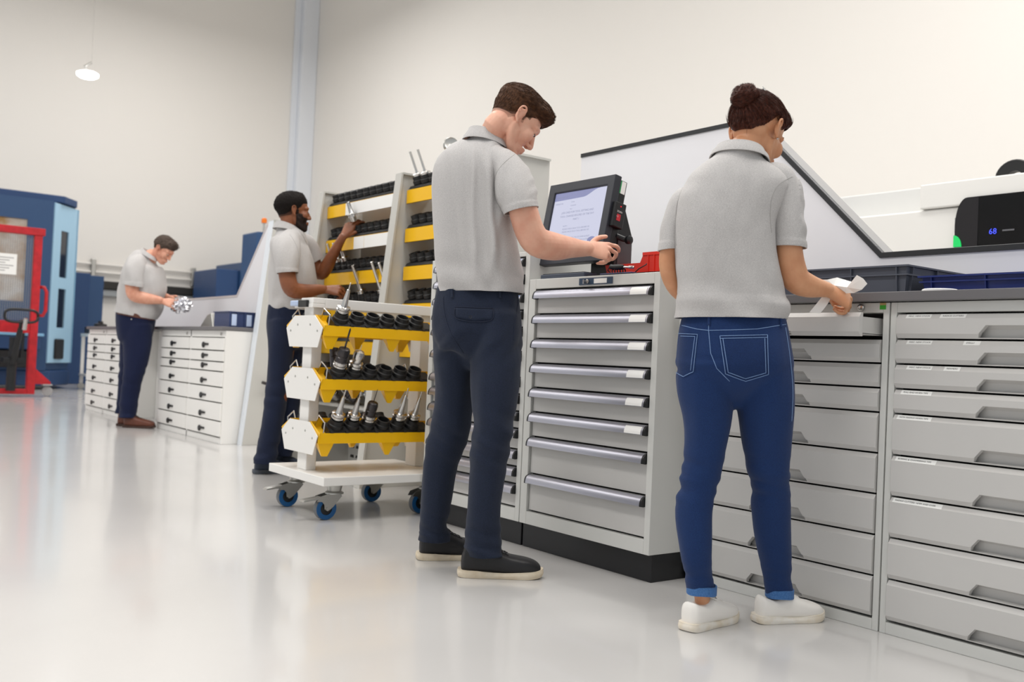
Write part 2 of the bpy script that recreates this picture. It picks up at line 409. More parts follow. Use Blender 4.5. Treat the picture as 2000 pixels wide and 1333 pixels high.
# louvred plate and polythene bags of spare tools at the rack's foot
lp = MB(); lp.box(3.22, 3.225, 5.25, 6.05, .03, .42)
lo = lp.build('louvre_plate', 'rack_grey', rk)
for r_ in range(5):
    for k in range(10):
        lm = MB(); yc, zc = 5.31+k*.075, .08+r_*.065
        lm.prism([(yc-.022, zc), (yc+.022, zc), (yc+.016, zc+.018), (yc-.016, zc+.018)], 'x', 3.214, 3.22)
        lm.build('louvre', 'steel_dark', lo)
MB().box(2.95, 3.25, 5.17, 6.137, .44, .455).build('bottom_tray', 'rack_grey', rk)

# ------------------------------------------------------------------ loose tools
def T_taper(mb, o, ax, L=.15, r=.016, tip=.009):
    mb.lathe([(0, -.03), (.018, -.03), (.022, 0), (.0315, 0), (.0315, .007), (.027, .009), (.027, .013), (.0315, .015), (.0315, .022), (.022, .024), (r, .03), (tip, L), (tip*.7, L+.003), (0, L+.003)], o, ax, 18)
def T_nose(mb, o, ax, k=1.0):       # shrink chuck: flange, slim cone, needle
    mb.lathe([(0, -.03), (.022*k, -.03), (.025*k, 0), (.025*k, .016*k), (.034*k, .019*k), (.034*k, .027*k), (.029*k, .029*k), (.029*k, .034*k), (.034*k, .036*k), (.034*k, .043*k), (.021*k, .046*k), (.0165*k, .055*k), (.0135*k, .085*k), (.0085*k, .135*k), (.0075*k, .138*k), (.0035*k, .139*k), (.003*k, .175*k), (.0005, .178*k)], o, ax, 20)
def T_chuck(mb, o, ax, drill=.09, r=.030, dr=.0045):
    mb.cur = 1
    mb.lathe([(0, -.03), (.022, -.03), (.025, 0), (.030, .002), (.034, .006), (.034, .014), (.029, .016), (.029, .021), (.034, .023), (.034, .033)], o, ax, 20)
    mb.cur = 0
    mb.lathe([(.034, .033), (r, .036), (r, .058), (r*.93, .060), (r*.93, .066), (r, .068), (r, .090), (r*.86, .102), (r*.5, .106), (dr*1.3, .107)], o, ax, 20)
    mb.lathe([(dr, .104), (dr, .104+drill*.9), (.0005, .104+drill)], o, ax, 8)
def T_collet(mb, o, ax, drill=.03):
    mb.lathe([(0, -.03), (.022, -.03), (.025, 0), (.034, .004), (.034, .012), (.028, .014), (.028, .020), (.034, .022), (.034, .030), (.024, .033), (.025, .050), (.027, .054), (.027, .078), (.022, .090), (.008, .094), (.002, .095), (.0015, .095+drill), (0, .096+drill)], o, ax, 20)
def T_stack(mb, o, ax):
    mb.lathe([(0, -.03), (.022, -.03), (.030, .0), (.035, .004), (.035, .016), (.030, .018), (.033, .024), (.033, .044), (.027, .046), (.030, .050), (.030, .070), (.024, .072), (.026, .076), (.025, .096), (.018, .100), (.002, .101), (.0015, .13), (0, .131)], o, ax, 20)
def tool(name, fn, loc, ax, label, cat='tool', group=None, mats='steel', **k):
    mb = MB(); fn(mb, (0, 0, 0), ax, **k)
    o = mb.build(name, mats, smooth=35); o.location = loc
    return tag(o, label, cat, group)
rax = V((-sin(RA), 0, cos(RA)))
def rack_pos(bay, si, k):
    ya, yb, n = ((5.17, 6.137, 11), (4.185, 5.085, 10))[bay]; w_ = (yb-ya-.02)/n
    return V((3.02+.056, ya+.01+w_*(k+.5), SHZ[si]+.052))+rax*.04
for k, w3 in ((10, 'leftmost'), (9, 'middle'), (8, 'rightmost')):
    tool('tapered_tool', T_taper, rack_pos(0, 2, k), rax, w3+' of three polished tapered tools on the third yellow shelf', group='tapered holders on the third rack shelf', L=.13)
tool('long_tool', T_taper, rack_pos(0, 3, 5), rax, 'long polished bar tool standing on the fourth yellow shelf, left of its neighbour', L=.19, r=.017, tip=.012)
tool('long_tool', T_taper, rack_pos(0, 3, 2), rax, 'long polished bar tool on the fourth yellow shelf, nearer the grey upright', L=.20, r=.017, tip=.012)
tool('long_tool', T_taper, rack_pos(0, 3, 1), rax, 'long polished bar tool half hidden by the grey rack upright', L=.19, r=.017, tip=.012)
for k, lb in ((9, 'thin rod tool on the top rack shelf, farther left above the man\'s shoulder'), (8, 'thin rod tool on the top rack shelf, touching the man\'s shoulder outline')):
    mb = MB(); mb.lathe([(0, -.03), (.018, -.03), (.022, 0), (.0315, .0), (.0315, .012), (.012, .018), (.0075, .03), (.0075, .15), (0, .15)], (0, 0, 0), rax, 14)
    o = mb.build('rod_tool', 'steel', smooth=35); o.location = rack_pos(1, 0, k); tag(o, lb, 'tool')
# round headed gauge standing on the back of the rack
mb = MB(); mb.tube([(3.26, 4.96, 1.896), (3.26, 4.96, 1.96), (3.252, 4.975, 2.03), (3.25, 4.98, 2.05)], [.012, .012, .016, .02], 10)
mb.lathe([(0, -.02), (.040, -.02), (.046, -.012), (.046, .012), (.040, .02), (.034, .016), (0, .014)], (3.25, 4.98, 2.09), (-.45, -.85, .2), 20)
tag(mb.build('round_gauge', 'zinc', smooth=35, loc=(3.25, 4.98, 1.896)), 'small round headed grey gauge sticking up above the tool rack', 'gauge')
# spare holders in bags on the bottom tray of the rack
random.seed(3)
bagm = mat('polythene', '#ffffff', .15, trans=.85, ior=1.15, alpha=.45)
def bag(loc, sx, sy, sz, label, seed):
    bm = bmesh.new(); bmesh.ops.create_icosphere(bm, subdivisions=4, radius=1)
    for v in bm.verts:
        n_ = noise.noise(v.co*2.2+V((seed, 0, 0)))*.22+noise.noise(v.co*6+V((0, seed, 0)))*.10
        v.co = v.co*(1+n_); v.co = V((v.co.x*sx, v.co.y*sy, max(v.co.z, -.75)*sz+.75*sz))
    me = bpy.data.meshes.new('tool_bag'); bm.to_mesh(me); bm.free(); me.materials.append(MATS['polythene'])
    o = link('tool_bag', me, loc=loc); tag(o, label, 'bag'); return o
def holder_pile(loc, n, sp, label, grp):
    for k in range(n):
        a = random.uniform(-.5, .5); ax = V((random.uniform(-1, -.2), random.uniform(-.8, .8), random.uniform(.3, 1))).normalized()
        p = V(loc)+V((random.uniform(-.05, .05), (k/(max(n-1, 1))-.5)*sp, .045+.05*(k % 2)))
        tool('spare_holder', random.choice((T_nose, T_collet, T_stack)), p, ax, label, group=grp, mats='steel' if k % 3 else 'steel_dark')
holder_pile((3.06, 5.62, .46), 12, .68, 'spare metal tool holder heaped on the low tray of the rack behind the trolley', 'spare holders on the rack tray')
# ================================================================== tool trolley
ct = thing('tool_trolley', (2.45, 4.43, 0), 'white tool trolley with three tiers of yellow trays on four blue wheeled casters', 'trolley')
CY = 4.44
MB().box(2.07, 2.815, 4.112, 4.735, .172, .213).build('base_plate', 'white_paint', ct, bevel=.003)
for x0 in (2.112, 2.735):
    MB().box(x0, x0+.055, CY-.045, CY+.055, .213, 1.012).build('post', 'white_paint', ct, bevel=.004)
bar = MB().box(2.165, 2.815, CY-.065, CY-.03, 1.008, 1.058).box(2.165, 2.815, CY+.04, CY+.07, 1.008, 1.058).box(2.10, 2.165, CY-.065, CY+.07, 1.03, 1.058).build('top_bar', 'white_paint', ct, bevel=.003)
tag(bar, kind='stuff') if False else None
MB().box(2.098, 2.165, CY-.065, CY+.14, 1.010, 1.030).build('handle_bracket', 'white_paint', ct, bevel=.002)
MB().box(2.085, 2.099, CY-.02, CY+.075, 1.012, 1.046).build('handle_joint', 'black_plastic', ct, bevel=.002)
mat('grip_blue', '#aebfdc', .3)
MB().box(2.085, 2.11, CY+.0755, CY+.17, 1.018, 1.046).build('handle_grip', 'grip_blue', ct, bevel=.006)
HEX = [(-.112, 0), (.112, 0), (.203, -.062), (.158, -.155), (-.158, -.155), (-.203, -.062)]
TA = radians(27)
LV = [.970, .713, .455]
cart_sock = []
for li, zt in enumerate(LV):
    for xe, nm in ((2.088, 'end_plate'), (2.792, 'end_plate')):
        pl = MB().prism([(CY+a, zt+b_) for a, b_ in HEX], 'x', xe, xe+.004).build(nm, 'white_paint', ct)
        for a, b_ in ((-.07, -.045), (.07, -.045), (-.15, -.075), (.15, -.075)):
            if xe < 2.5: MB().lathe([(0, 0), (.006, 0), (.005, .002), (0, .002)], (xe, CY+a, zt+b_), (-1, 0, 0), 10).build('rivet', 'zinc', pl)
    for sgn in (-1, 1):
        mb = MB(); x0, x1 = 2.094, 2.790
        def yz(u, h): # u along the slope from the top outward, h up from the slope
            y = .112+u*cos(TA)+h*sin(TA); z = -u*sin(TA)+h*cos(TA); return (CY+sgn*y, zt+z)
        # floor, end cheeks and outer lip of the tray
        mb.prism([yz(0, -.03), yz(.112, -.03), yz(.112, -.027), yz(0, -.027)], 'x', x0, x1)
        yo, zo = yz(.112, -.03)
        mb.box(x0, x1, min(yo, yo+sgn*.003), max(yo, yo+sgn*.003), zo-.020, zo+.030)
        yi, zi = yz(0, -.03); mb.box(x0, x1, min(yi, yi+sgn*.003), max(yi, yi+sgn*.003), zi-.004, zi+.03)
        for xa in (x0, x1-.003):
            mb.prism([yz(0, -.03), yz(.114, -.03), yz(.114, .004), yz(0, .004)], 'x', xa, xa+.003)
        tr = mb.build('tray', 'yellow', ct)
        # triangular brackets under the tray
        for xa, xb, xw in ((x0+.002, x0+.085, .03), (x1-.35, x1-.27, .02), (x1-.085, x1-.002, .03)):
            kb = MB(); xm = (xa+xb)/2; y2 = yo; z2 = zo-.020
            A, B, C_, D_ = V((xa, y2, z2)), V((xb, y2, z2)), V((xm+xw/2, y2-sgn*.01, z2-.062)), V((xm-xw/2, y2-sgn*.01, z2-.062))
            A2, B2 = V((xa, y2-sgn*.06, z2+.02)), V((xb, y2-sgn*.06, z2+.02))
            C2, D2 = C_+V((0, -sgn*.012, .004)), D_+V((0, -sgn*.012, .004))
            kb.add([A, B, C_, D_, A2, B2, C2, D2], [(0, 1, 2, 3), (0, 3, 7, 4), (1, 5, 6, 2), (4, 7, 6, 5), (3, 2, 6, 7)])
            kb.build('bracket', 'yellow', tr)
        # wire bows at both ends
        for xa in (x0+.028, x1-.028):
            p = [yz(.005, -.02), yz(.012, .045), yz(.085, .045), yz(.10, -.02)]
            MB().tube([(xa, *q) for q in p], .0035, 8).build('wire_bow', 'steel', tr, smooth=40)
        ax = V((0, sgn*sin(TA), cos(TA)))
        rm = MB(); rm.prism([yz(.008, -.026), yz(.098, -.026), yz(.098, -.004), yz(.088, .006), yz(.018, .008), yz(.008, .0)], 'x', x0+.06, x1-.07)
        for k in range(7): # ribs between the cups
            xx = x0+.072+k*.0815
            rm.prism([yz(.06, .0), yz(.102, -.002), yz(.102, .003), yz(.06, .012)], 'x', xx-.008, xx+.008)
        rl = tag(rm.build('socket_rail', 'rubber_black', tr), kind='stuff')
        for k in range(6):
            xx = x0+.105+k*.0855
            c0 = V((xx, *yz(.054, .010)))
            place_mesh('socket', socket_mesh(1.08, 20), tr, c0, ax)
            cart_sock.append((li, sgn, k, c0, ax))
def cs(li, sgn, k):
    for a, b_, c_, p, ax in cart_sock:
        if (a, b_, c_) == (li, sgn, k): return p+ax*.030, ax
W3 = ('top', 'middle', 'bottom')
for li, sgn, k, fn, nm, mt, lb, kw in (
    (0, -1, 0, T_nose, 'slim_chuck', 'steel', 'slim polished chuck standing alone in the top tray of the trolley', dict(k=.95)),
    (1, -1, 0, T_chuck, 'drill_chuck', ['steel_dark', 'steel'], 'dark drill chuck with a long twist drill in the middle trolley tray', dict(drill=.11)),
    (1, -1, 1, T_collet, 'collet_chuck', 'steel', 'shiny rounded collet chuck in the middle trolley tray beside the dark drill chuck', {}),
    (1, 1, 2, T_stack, 'stepped_chuck', 'steel_dark', 'stepped dark chuck in the rear middle tray of the trolley', {}),
    (2, -1, 0, T_nose, 'slim_chuck', 'steel', 'slim polished chuck, leftmost in the bottom tray of the trolley', dict(k=.96)),
    (2, -1, 1, T_nose, 'slim_chuck', 'steel', 'slim polished chuck, second from left in the bottom trolley tray', dict(k=.92)),
    (2, -1, 2, T_chuck, 'drill_chuck', ['steel_dark', 'steel'], 'dark drill chuck with a thin drill, third in the bottom trolley tray', dict(drill=.075, r=.027, dr=.002)),
    (2, -1, 4, T_nose, 'slim_chuck', 'steel', 'tallest slim chuck, next right of the empty socket in the bottom trolley tray', dict(k=1.06)),
    (2, -1, 5, T_nose, 'slim_chuck', 'steel', 'slim polished chuck, rightmost in the bottom tray of the trolley', dict(k=.94))):
    p, ax = cs(li, sgn, k)
    tool(nm, fn, p, ax, lb, mats=mt, **kw)
# casters
def caster(x, y, brake=True, rz=0):
    f = MB(); R = .0535
    c_ = V((x, y, R))
    # fork: two cheek plates
    sv = []
    pr = [(.065, .113), (.005, .113), (-.042, .100), (-.055, .078), (-.028, .076), (-.016, .062), (-.014, -.000+.040), (.012, .036), (.030, .050), (.075, .100)]
    for s in (-1, 1):
        f.prism([(x+a, b_+.012) for a, b_ in pr], 'y', y+s*.024-.0015, y+s*.024+.0015)
    f.lathe([(0, 0), (.045, 0), (.045, .006), (.032, .014), (.040, .047), (0, .047)], (x+.045, y, .122), (0, 0, 1), 18)
    fk = f.build('caster', 'zinc', ct, smooth=35)
    w_ = MB()
    w_.lathe([(.030, -.016), (.047, -.017), (.052, -.0165)], c_, (0, 1, 0), 28, close=False); w_.lathe([(.052, .0165), (.047, .017), (.030, .016)], c_, (0, 1, 0), 28, close=False)
    w_.cur = 1; w_.lathe([(.052, -.0165), (.0535, -.012), (.0535, .012), (.052, .0165)], c_, (0, 1, 0), 28, close=False)
    w_.cur = 2; w_.lathe([(0, -.012), (.022, -.015), (.031, -.013)], c_, (0, 1, 0), 20, close=False); w_.lathe([(.031, .013), (.022, .015), (0, .012)], c_, (0, 1, 0), 20, close=False)
    tag(w_.build('wheel', ['caster_blue', 'caster_grey', 'black_plastic'], fk, smooth=35), 'blue rimmed wheel with grey tread')
    MB().lathe([(0, -.030), (.009, -.030), (.009, .030), (0, .030)], c_, (0, 1, 0), 12).build('axle', 'zinc', fk)
    if brake:
        b_ = MB().prism([(x-.03, .112), (x-.115, .100), (x-.125, .094), (x-.122, .090), (x-.03, .100)], 'y', y-.024, y+.024)
        b_.build('brake_pedal', 'zinc', fk, bevel=.002)
        MB().box(x-.10, x-.055, y-.012, y+.012, .102, .108).build('brake_slot', 'gap_black', fk) if False else None
for x, y, bk in ((2.135, 4.215, True), (2.135, 4.64, True), (2.62, 4.64, False), (2.66, 4.215, False)): caster(x, y, bk)
# ================================================================== touch screen terminal and small things on the middle cabinet
def rotY(origin, ang):
    return Matrix.Translation(V(origin)) @ Matrix.Rotation(ang, 4, 'Y')
MT = thing('touch_screen', (2.76, 3.06, 1.1475), 'black touch screen terminal showing a white document, standing on the cabinet', 'monitor')
Mx = rotY((2.653, 3.1375, 1.215), radians(10.6))      # local: x depth, y width, z up the screen
def mbx(args_list, name, material, parent=MT, bevel=.0, **k):
    mb = MB()
    for a in args_list: mb.box(*a, mtx=Mx)
    return mb.build(name, material, parent, bevel=bevel, **k)
HW, HT, bz = .21, .368, .041
hs = MB()
# bezel as a picture frame with a sloped inner edge
o_ = [(-HW, 0), (HW, 0), (HW, HT), (-HW, HT)]; i_ = [(-HW+bz, bz+.008), (HW-bz, bz+.008), (HW-bz, HT-bz), (-HW+bz, HT-bz)]
vs = [Mx @ V((0, y, z)) for y, z in o_]+[Mx @ V((0, y, z)) for y, z in i_]+[Mx @ V((.009, y, z)) for y, z in [(i_[k][0]*.985, i_[k][1]+(.003 if k < 2 else -.003)) for k in range(4)]]+[Mx @ V((.036, y, z)) for y, z in o_]
fs = [(k, (k+1) % 4, 4+(k+1) % 4, 4+k) for k in range(4)]+[(4+k, 4+(k+1) % 4, 8+(k+1) % 4, 8+k) for k in range(4)]+[(k, 12+k, 12+(k+1) % 4, (k+1) % 4) for k in range(4)]+[(12, 13, 14, 15)]
hs.add(vs, fs); hs.build('bezel', 'screen_frame', MT, bevel=.003)
bx = MB(); bx.box(.0362, .075, -HW+.004, HW-.012, .05, HT-.012, mtx=Mx); bx.build('housing', 'black_plastic', MT, bevel=.004)
# the screen and the document on it
sm = bpy.data.materials.new('screen_glow'); sm.use_nodes = True; bs = sm.node_tree.nodes['Principled BSDF']
bs.inputs['Base Color'].default_value = (.02, .02, .025, 1); bs.inputs['Roughness'].default_value = .25
bs.inputs['Emission Color'].default_value = hexc('#c9cbe0'); bs.inputs['Emission Strength'].default_value = .80; MATS['screen_glow'] = sm
for nm, cc in (('screen_header', '#8f93bd'), ('screen_text', '#8c90ae'), ('screen_pale', '#aeb2d2')):
    k = mat(nm, '#050508', .3, emit=cc, estr=.72)
def sq(y, z, dx): return Mx @ V((.008-dx, y, z))
sc = MB(); y0, y1, z0, z1 = -HW+bz+.001, HW-bz-.001, bz+.010, HT-bz-.002
sc.add([sq(y0, z0, 0), sq(y1, z0, 0), sq(y1, z1, 0), sq(y0, z1, 0)], [(0, 1, 2, 3)])
scr = sc.build('screen', 'screen_glow', MT, fix=False)
hd = MB(); pts = [(y1, z1), (y0+.05, z1)]+[(y0+.05+.10*t, z1-.002-.030*(.5-.5*cos(pi*t))) for t in [k/8 for k in range(9)]]+[(y1, z1-.036)]
hd.add([sq(a, b_, .0004) for a, b_ in pts], [tuple(range(len(pts)))]); hd.build('header', 'screen_header', scr, fix=False)
ft = MB(); ft.add([sq(y1-.09, z0, .0004), sq(y0, z0, .0004), sq(y0, z0+.016, .0004), sq(y0+.13, z0+.018, .0004), sq(y1-.11, z0+.010, .0004)], [(0, 1, 2, 3, 4)]); ft.build('footer', 'screen_pale', scr, fix=False)
bt = MB(); bt.add([sq(y0+.045+.026*cos(k*pi/12), z0+.045+.015*sin(k*pi/12), .0004) for k in range(24)], [tuple(range(24))]); btn = bt.build('button', 'screen_header', scr, fix=False)
tx = MB()
def stext(t, y, z, size, align='LEFT'): text_mesh(tx, t, size, sq(y, z, .0008), (0, -1, 0), (sq(0, 1, 0)-sq(0, 0, 0)), align)
stext('MENU  SET UP', y1-.012, z1-.026, .012)
for i, t in enumerate(('Order', 'Customer', 'Part')): stext(t, y1-.115, z1-.05-i*.016, .009)
stext('OPERATOR', y1-.012, z1-.054, .010)
for i, t in enumerate(('JOB CARD FOR TOOL SETTING AND', 'TOOL CHANGE RECORD OF THE DAY', 'PART 1')): stext(t, 0, z1-.098-i*.017, .0125, 'CENTER')
stext('NOTE 1', y1-.09, z1-.158, .009)
for i in range(2): stext('PLEASE CHECK EACH TOOL BEFORE USE', y1-.09, z1-.172-i*.013, .0095)
stext('NOTE 2', y1-.085, z1-.200, .009)
for i in range(2): stext('RETURN EACH TOOL TO ITS OWN SOCKET', y1-.085, z1-.213-i*.013, .0095)
stext('NEXT', y0+.045, z0+.041, .011, 'CENTER')
tag(tx.build('document_text', 'screen_text', scr, fix=False), kind='stuff')
# side module, stickers, knob, foot
sd = mbx([(.012, .072, -HW-.020, -HW+.004, .150, .255)], 'side_module', 'black_plastic', bevel=.004)
rd = MB(); rd.box(.028, .048, -HW-.0212, -HW-.020, .178, .205, mtx=Mx); tag(rd.build('red_mark', mat('red_mark', '#c22a35', .5), sd), 'red printed mark')
rt = MB()
for i, (t, s) in enumerate((('SCAN', .011), ('1 2', .009))): text_mesh(rt, t, s, Mx @ V((.024, -HW-.0214, .212-i*.02)), Mx.to_3x3() @ V((1, 0, 0)), Mx.to_3x3() @ V((0, 0, 1)))
rt.build('print', 'paper_white', sd, fix=False)
MB().lathe([(0, 0), (.0022, 0), (.0022, .002), (0, .002)], Mx @ V((.04, -HW-.0212, .238)), (0, -1, 0), 10).build('red_lamp', mat('red_glow', '#ff2020', .4, emit='#ff2030', estr=.8), sd)
g = MB(); g.box(.044, .068, -HW+.0028, -HW+.0038, .300, .352, mtx=Mx); g.cur = 1; g.box(.0385, .0439, -HW+.0028, -HW+.0038, .300, .352, mtx=Mx)
tag(g.build('inspection_sticker', ['paper_white', mat('sticker_green', '#2f9c5c', .5)], MT), 'green and white sticker')
kn = MB(); kn.tube([Mx @ V((.07, -HW+.01, .125)), Mx @ V((.10, -HW-.004, .12)), Mx @ V((.11, -HW-.02, .118))], [.012, .012, .010], 10); kn.lathe([(0, -.006), (.017, -.006), (.018, .010), (.012, .014), (0, .014)], Mx @ V((.112, -HW-.022, .118)), (0, -1, 0), 16)
kn.build('clamp_knob', 'black_plastic', MT, smooth=35)
pst = MB(); pst.prism([(2.745, 1.150), (2.845, 1.150), (2.845, 1.33), (2.80, 1.44), (2.745, 1.40)], 'y', 2.945, 3.085)
ps = pst.build('stand_post', 'black_plastic', MT, bevel=.003)
MB().box(2.741, 2.745, 2.985, 3.055, 1.20, 1.206).build('slot', 'rubber_black', ps)
mat('post_side', '#4a4a4d', .4); MB().box(2.762, 2.838, 2.9425, 2.945, 1.155, 1.32).build('side_sheet', 'post_side', ps)  # thin sheet, lighter grey than the post, on its near side
MB().box(2.70, 2.90, 2.93, 3.10, 1.1475, 1.151).build('foot_plate', 'black_plastic', MT, bevel=.001)
# keyboard like pad, ribbed mat, probe pen, bins
kb = thing('keyboard', (2.68, 3.12, 1.1475), 'slim dark slate keyboard lying in front of the touch screen', 'keyboard')
MB().box(2.612, 2.685, 2.975, 3.255, 1.1475, 1.166).build('case', mat('slate', '#3f4756', .5), kb, bevel=.003)
km = MB()
for r_ in range(3):
    for k in range(13): km.box(2.62+r_*.021, 2.637+r_*.021, 2.985+k*.0205, 3.003+k*.0205, 1.166, 1.1695)
tag(km.build('keys', 'black_plastic', kb), kind='stuff')
rmb = thing('ribbed_mat', (2.69, 2.75, 1.1475), 'black ribbed rubber mat lying along the cabinet front edge', 'mat')
rm = MB(); rm.box(2.612, 2.695, 2.548, 2.965, 1.1475, 1.1485); rm.build('sheet', 'rubber_black', rmb)
r2 = MB()
for k in range(60): r2.box(2.612, 2.695, 2.55+k*.00692, 2.5535+k*.00692, 1.1485, 1.1515)
tag(r2.build('ribs', 'rubber_black', rmb), kind='stuff')
pn = thing('probe_pen', (2.66, 2.80, 1.1515), 'black handled probe pen with a silver tip lying before the touch screen', 'tool')
A = V((2.655, 2.865, 1.186)); B = V((2.655, 2.715, 1.177)); d_ = (B-A).normalized()
pm = MB(); pm.lathe([(0, 0), (.009, 0), (.011, .006), (.009, .015), (.0105, .03), (.0105, .068), (.0075, .074), (0, .074)], A, d_, 14); pm.build('handle', 'black_plastic', pn, smooth=35)
pm = MB(); pm.lathe([(.0045, .074), (.0038, .105), (.006, .107), (.006, .13), (.0035, .134), (0, .134)], A, d_, 12); pm.build('tip', 'steel', pn, smooth=35)
pm = MB(); pm.tube([A-d_*.004, A+V((.004, .02, -.012)), A+V((.01, .005, -.027)), A+V((.02, -.02, -.030)), A+V((.02, -.06, -.031)), A+V((.03, -.10, -.030)), A+V((.02, -.14, -.012)), A+V((.03, -.17, .004)), A+V((.05, -.15, .010))], .0022, 7); pm.build('cable', 'rubber_black', pn, smooth=True)
pm = MB(); hel = [A+V((.008+.011*cos(t*.9), -.005-.0022*t, -.020+.010*sin(t*.9))) for t in range(0, 34)]; pm.tube(hel, .0024, 6); pm.build('coiled_cable', 'rubber_black', pn, smooth=True)
sb = MB().box(2.63, 2.72, 2.72, 2.90, 1.1520, 1.158).build('gauge_case', mat('blue_case', '#39406a', .4), bevel=.002); tag(sb, 'flat blue grey gauge case lying under the probe pen', 'case')
def bin_mesh(name, y0, y1, x0, x1, z0, zh, zl, label):
    """open fronted bin; its low mouth is at +y"""
    t = .004; b_ = thing(name, ((x0+x1)/2, (y0+y1)/2, z0), label, 'bin')
    ym = y0+(y1-y0)*.42
    side = [(y0, z0), (y1-.02, z0), (y1, z0+zl), (ym+.02, z0+zl), (ym, z0+zh), (y0-.008, z0+zh)]
    for xa in (x0, x1-t):
        MB().prism(side, 'x', xa, xa+t).build('side_wall', 'red_plastic', b_)
    MB().prism([(y0, z0), (y0-.008, z0+zh), (y0-.004, z0+zh), (y0+t, z0)], 'x', x0+t, x1-t).build('back_wall', 'red_plastic', b_)
    MB().prism([(y1-.024, z0), (y1-.004, z0+zl), (y1, z0+zl), (y1-.02, z0)], 'x', x0+t, x1-t).build('front_lip', 'red_plastic', b_)
    MB().box(x0+t, x1-t, y0+t, y1-.022, z0, z0+t).build('bottom', 'red_plastic', b_)
    # rim and ribs
    MB().box(x0-.004, x0, y0-.008, ym+.004, z0+zh-.012, z0+zh).build('rim', 'red_plastic', b_)
    for yy in (y0+(ym-y0)*.82, y0+(ym-y0)*.62): MB().prism([(yy, z0+.004), (yy+.006, z0+.004), (yy+.006, z0+zh-.012), (yy, z0+zh-.012)], 'x', x0-.003, x0).build('rib', 'red_plastic', b_)
    return b_
bin_mesh('storage_bin', 2.60, 2.985, 2.735, 2.885, 1.1475, .098, .058, 'red open fronted plastic bin on the cabinet, partly hidden by the woman\'s arm')
# ================================================================== crates on the right worktop
def crate(name, x0, x1, y0, y1, z0, h, material, label, rib=.0, cat='crate'):
    c = thing(name, ((x0+x1)/2, (y0+y1)/2, z0), label, cat)
    t = .004; d = .012
    B = [(x0+d, y0+d), (x1-d, y0+d), (x1-d, y1-d), (x0+d, y1-d)]; T_ = [(x0, y0), (x1, y0), (x1, y1), (x0, y1)]
    mb = MB(); n = 4
    Bi = [(x0+d+t, y0+d+t), (x1-d-t, y0+d+t), (x1-d-t, y1-d-t), (x0+d+t, y1-d-t)]; Ti = [(x0+t, y0+t), (x1-t, y0+t), (x1-t, y1-t), (x0+t, y1-t)]
    vs = [(*p, z0) for p in B]+[(*p, z0+h) for p in T_]+[(*p, z0+h) for p in Ti]+[(*p, z0+t) for p in Bi]
    fs = [(3, 2, 1, 0)]+[(k, (k+1) % 4, 4+(k+1) % 4, 4+k) for k in range(4)]+[(4+k, 4+(k+1) % 4, 8+(k+1) % 4, 8+k) for k in range(4)]+[(8+k, 8+(k+1) % 4, 12+(k+1) % 4, 12+k) for k in range(4)]+[(12, 13, 14, 15)]
    mb.add(vs, fs); mb.build('shell', material, c)
    r_ = MB(); zz = z0+h*.70
    e = .010
    r1_ = MB(); o1 = [(x0-e, y0-e), (x1+e, y0-e), (x1+e, y1+e), (x0-e, y1+e)]
    for za, zb, ee in ((z0+h-.006, z0+h, .010), (zz, zz+.005, .006)):
        for a in range(4):
            p, q = T_[a], T_[(a+1) % 4]
            xs = sorted((p[0], q[0])); ys = sorted((p[1], q[1]))
            rb = MB()
            if xs[1]-xs[0] < 1e-6:
                s = -1 if abs(p[0]-x0) < 1e-6 else 1
                rb.box(min(p[0], p[0]+s*ee), max(p[0], p[0]+s*ee), ys[0]-ee, ys[1]+ee, za, zb)
            else:
                s = -1 if abs(p[1]-y0) < 1e-6 else 1
                rb.box(xs[0], xs[1], min(p[1], p[1]+s*ee), max(p[1], p[1]+s*ee), za, zb)
            rb.build('rim', material, c)
    for k in range(4):
        yy = y0+(y1-y0)*(.06+.88*k/3)
        MB().prism([(x0-.008, z0+h-.004), (x0, z0+h-.004), (x0+d, z0+.004), (x0+d-.010, z0+.004)], 'y', yy-.002, yy+.002).build('rib', material, c)
    for k in range(3):
        xx = x0+(x1-x0)*(.08+.84*k/2)
        MB().prism([(y0-.008, z0+h-.004), (y0, z0+h-.004), (y0+d, z0+.004), (y0+d-.010, z0+.004)], 'x', xx-.002, xx+.002).build('rib', material, c)
    return c
crate('plastic_crate', 3.06, 3.43, 1.83, 2.43, 1.0635, .118, 'grey_crate', 'dark grey ribbed plastic crate on the worktop behind the woman\'s forearm')
crate('plastic_crate', 3.06, 3.44, 1.16, 1.775, 1.0635, .076, 'blue_crate', 'low navy blue plastic tray on the worktop at the right edge')
mb = MB().lathe([(0, 0), (.05, 0), (.053, .003), (.053, .012), (.05, .014), (0, .014)], (2.90, 1.62, 1.0635), (0, 0, 1), 24)
tag(mb.build('tape_roll', 'paper_white', smooth=35, loc=(2.90, 1.62, 1.0635)), 'flat white roll lying on the worktop before the navy tray', 'roll')
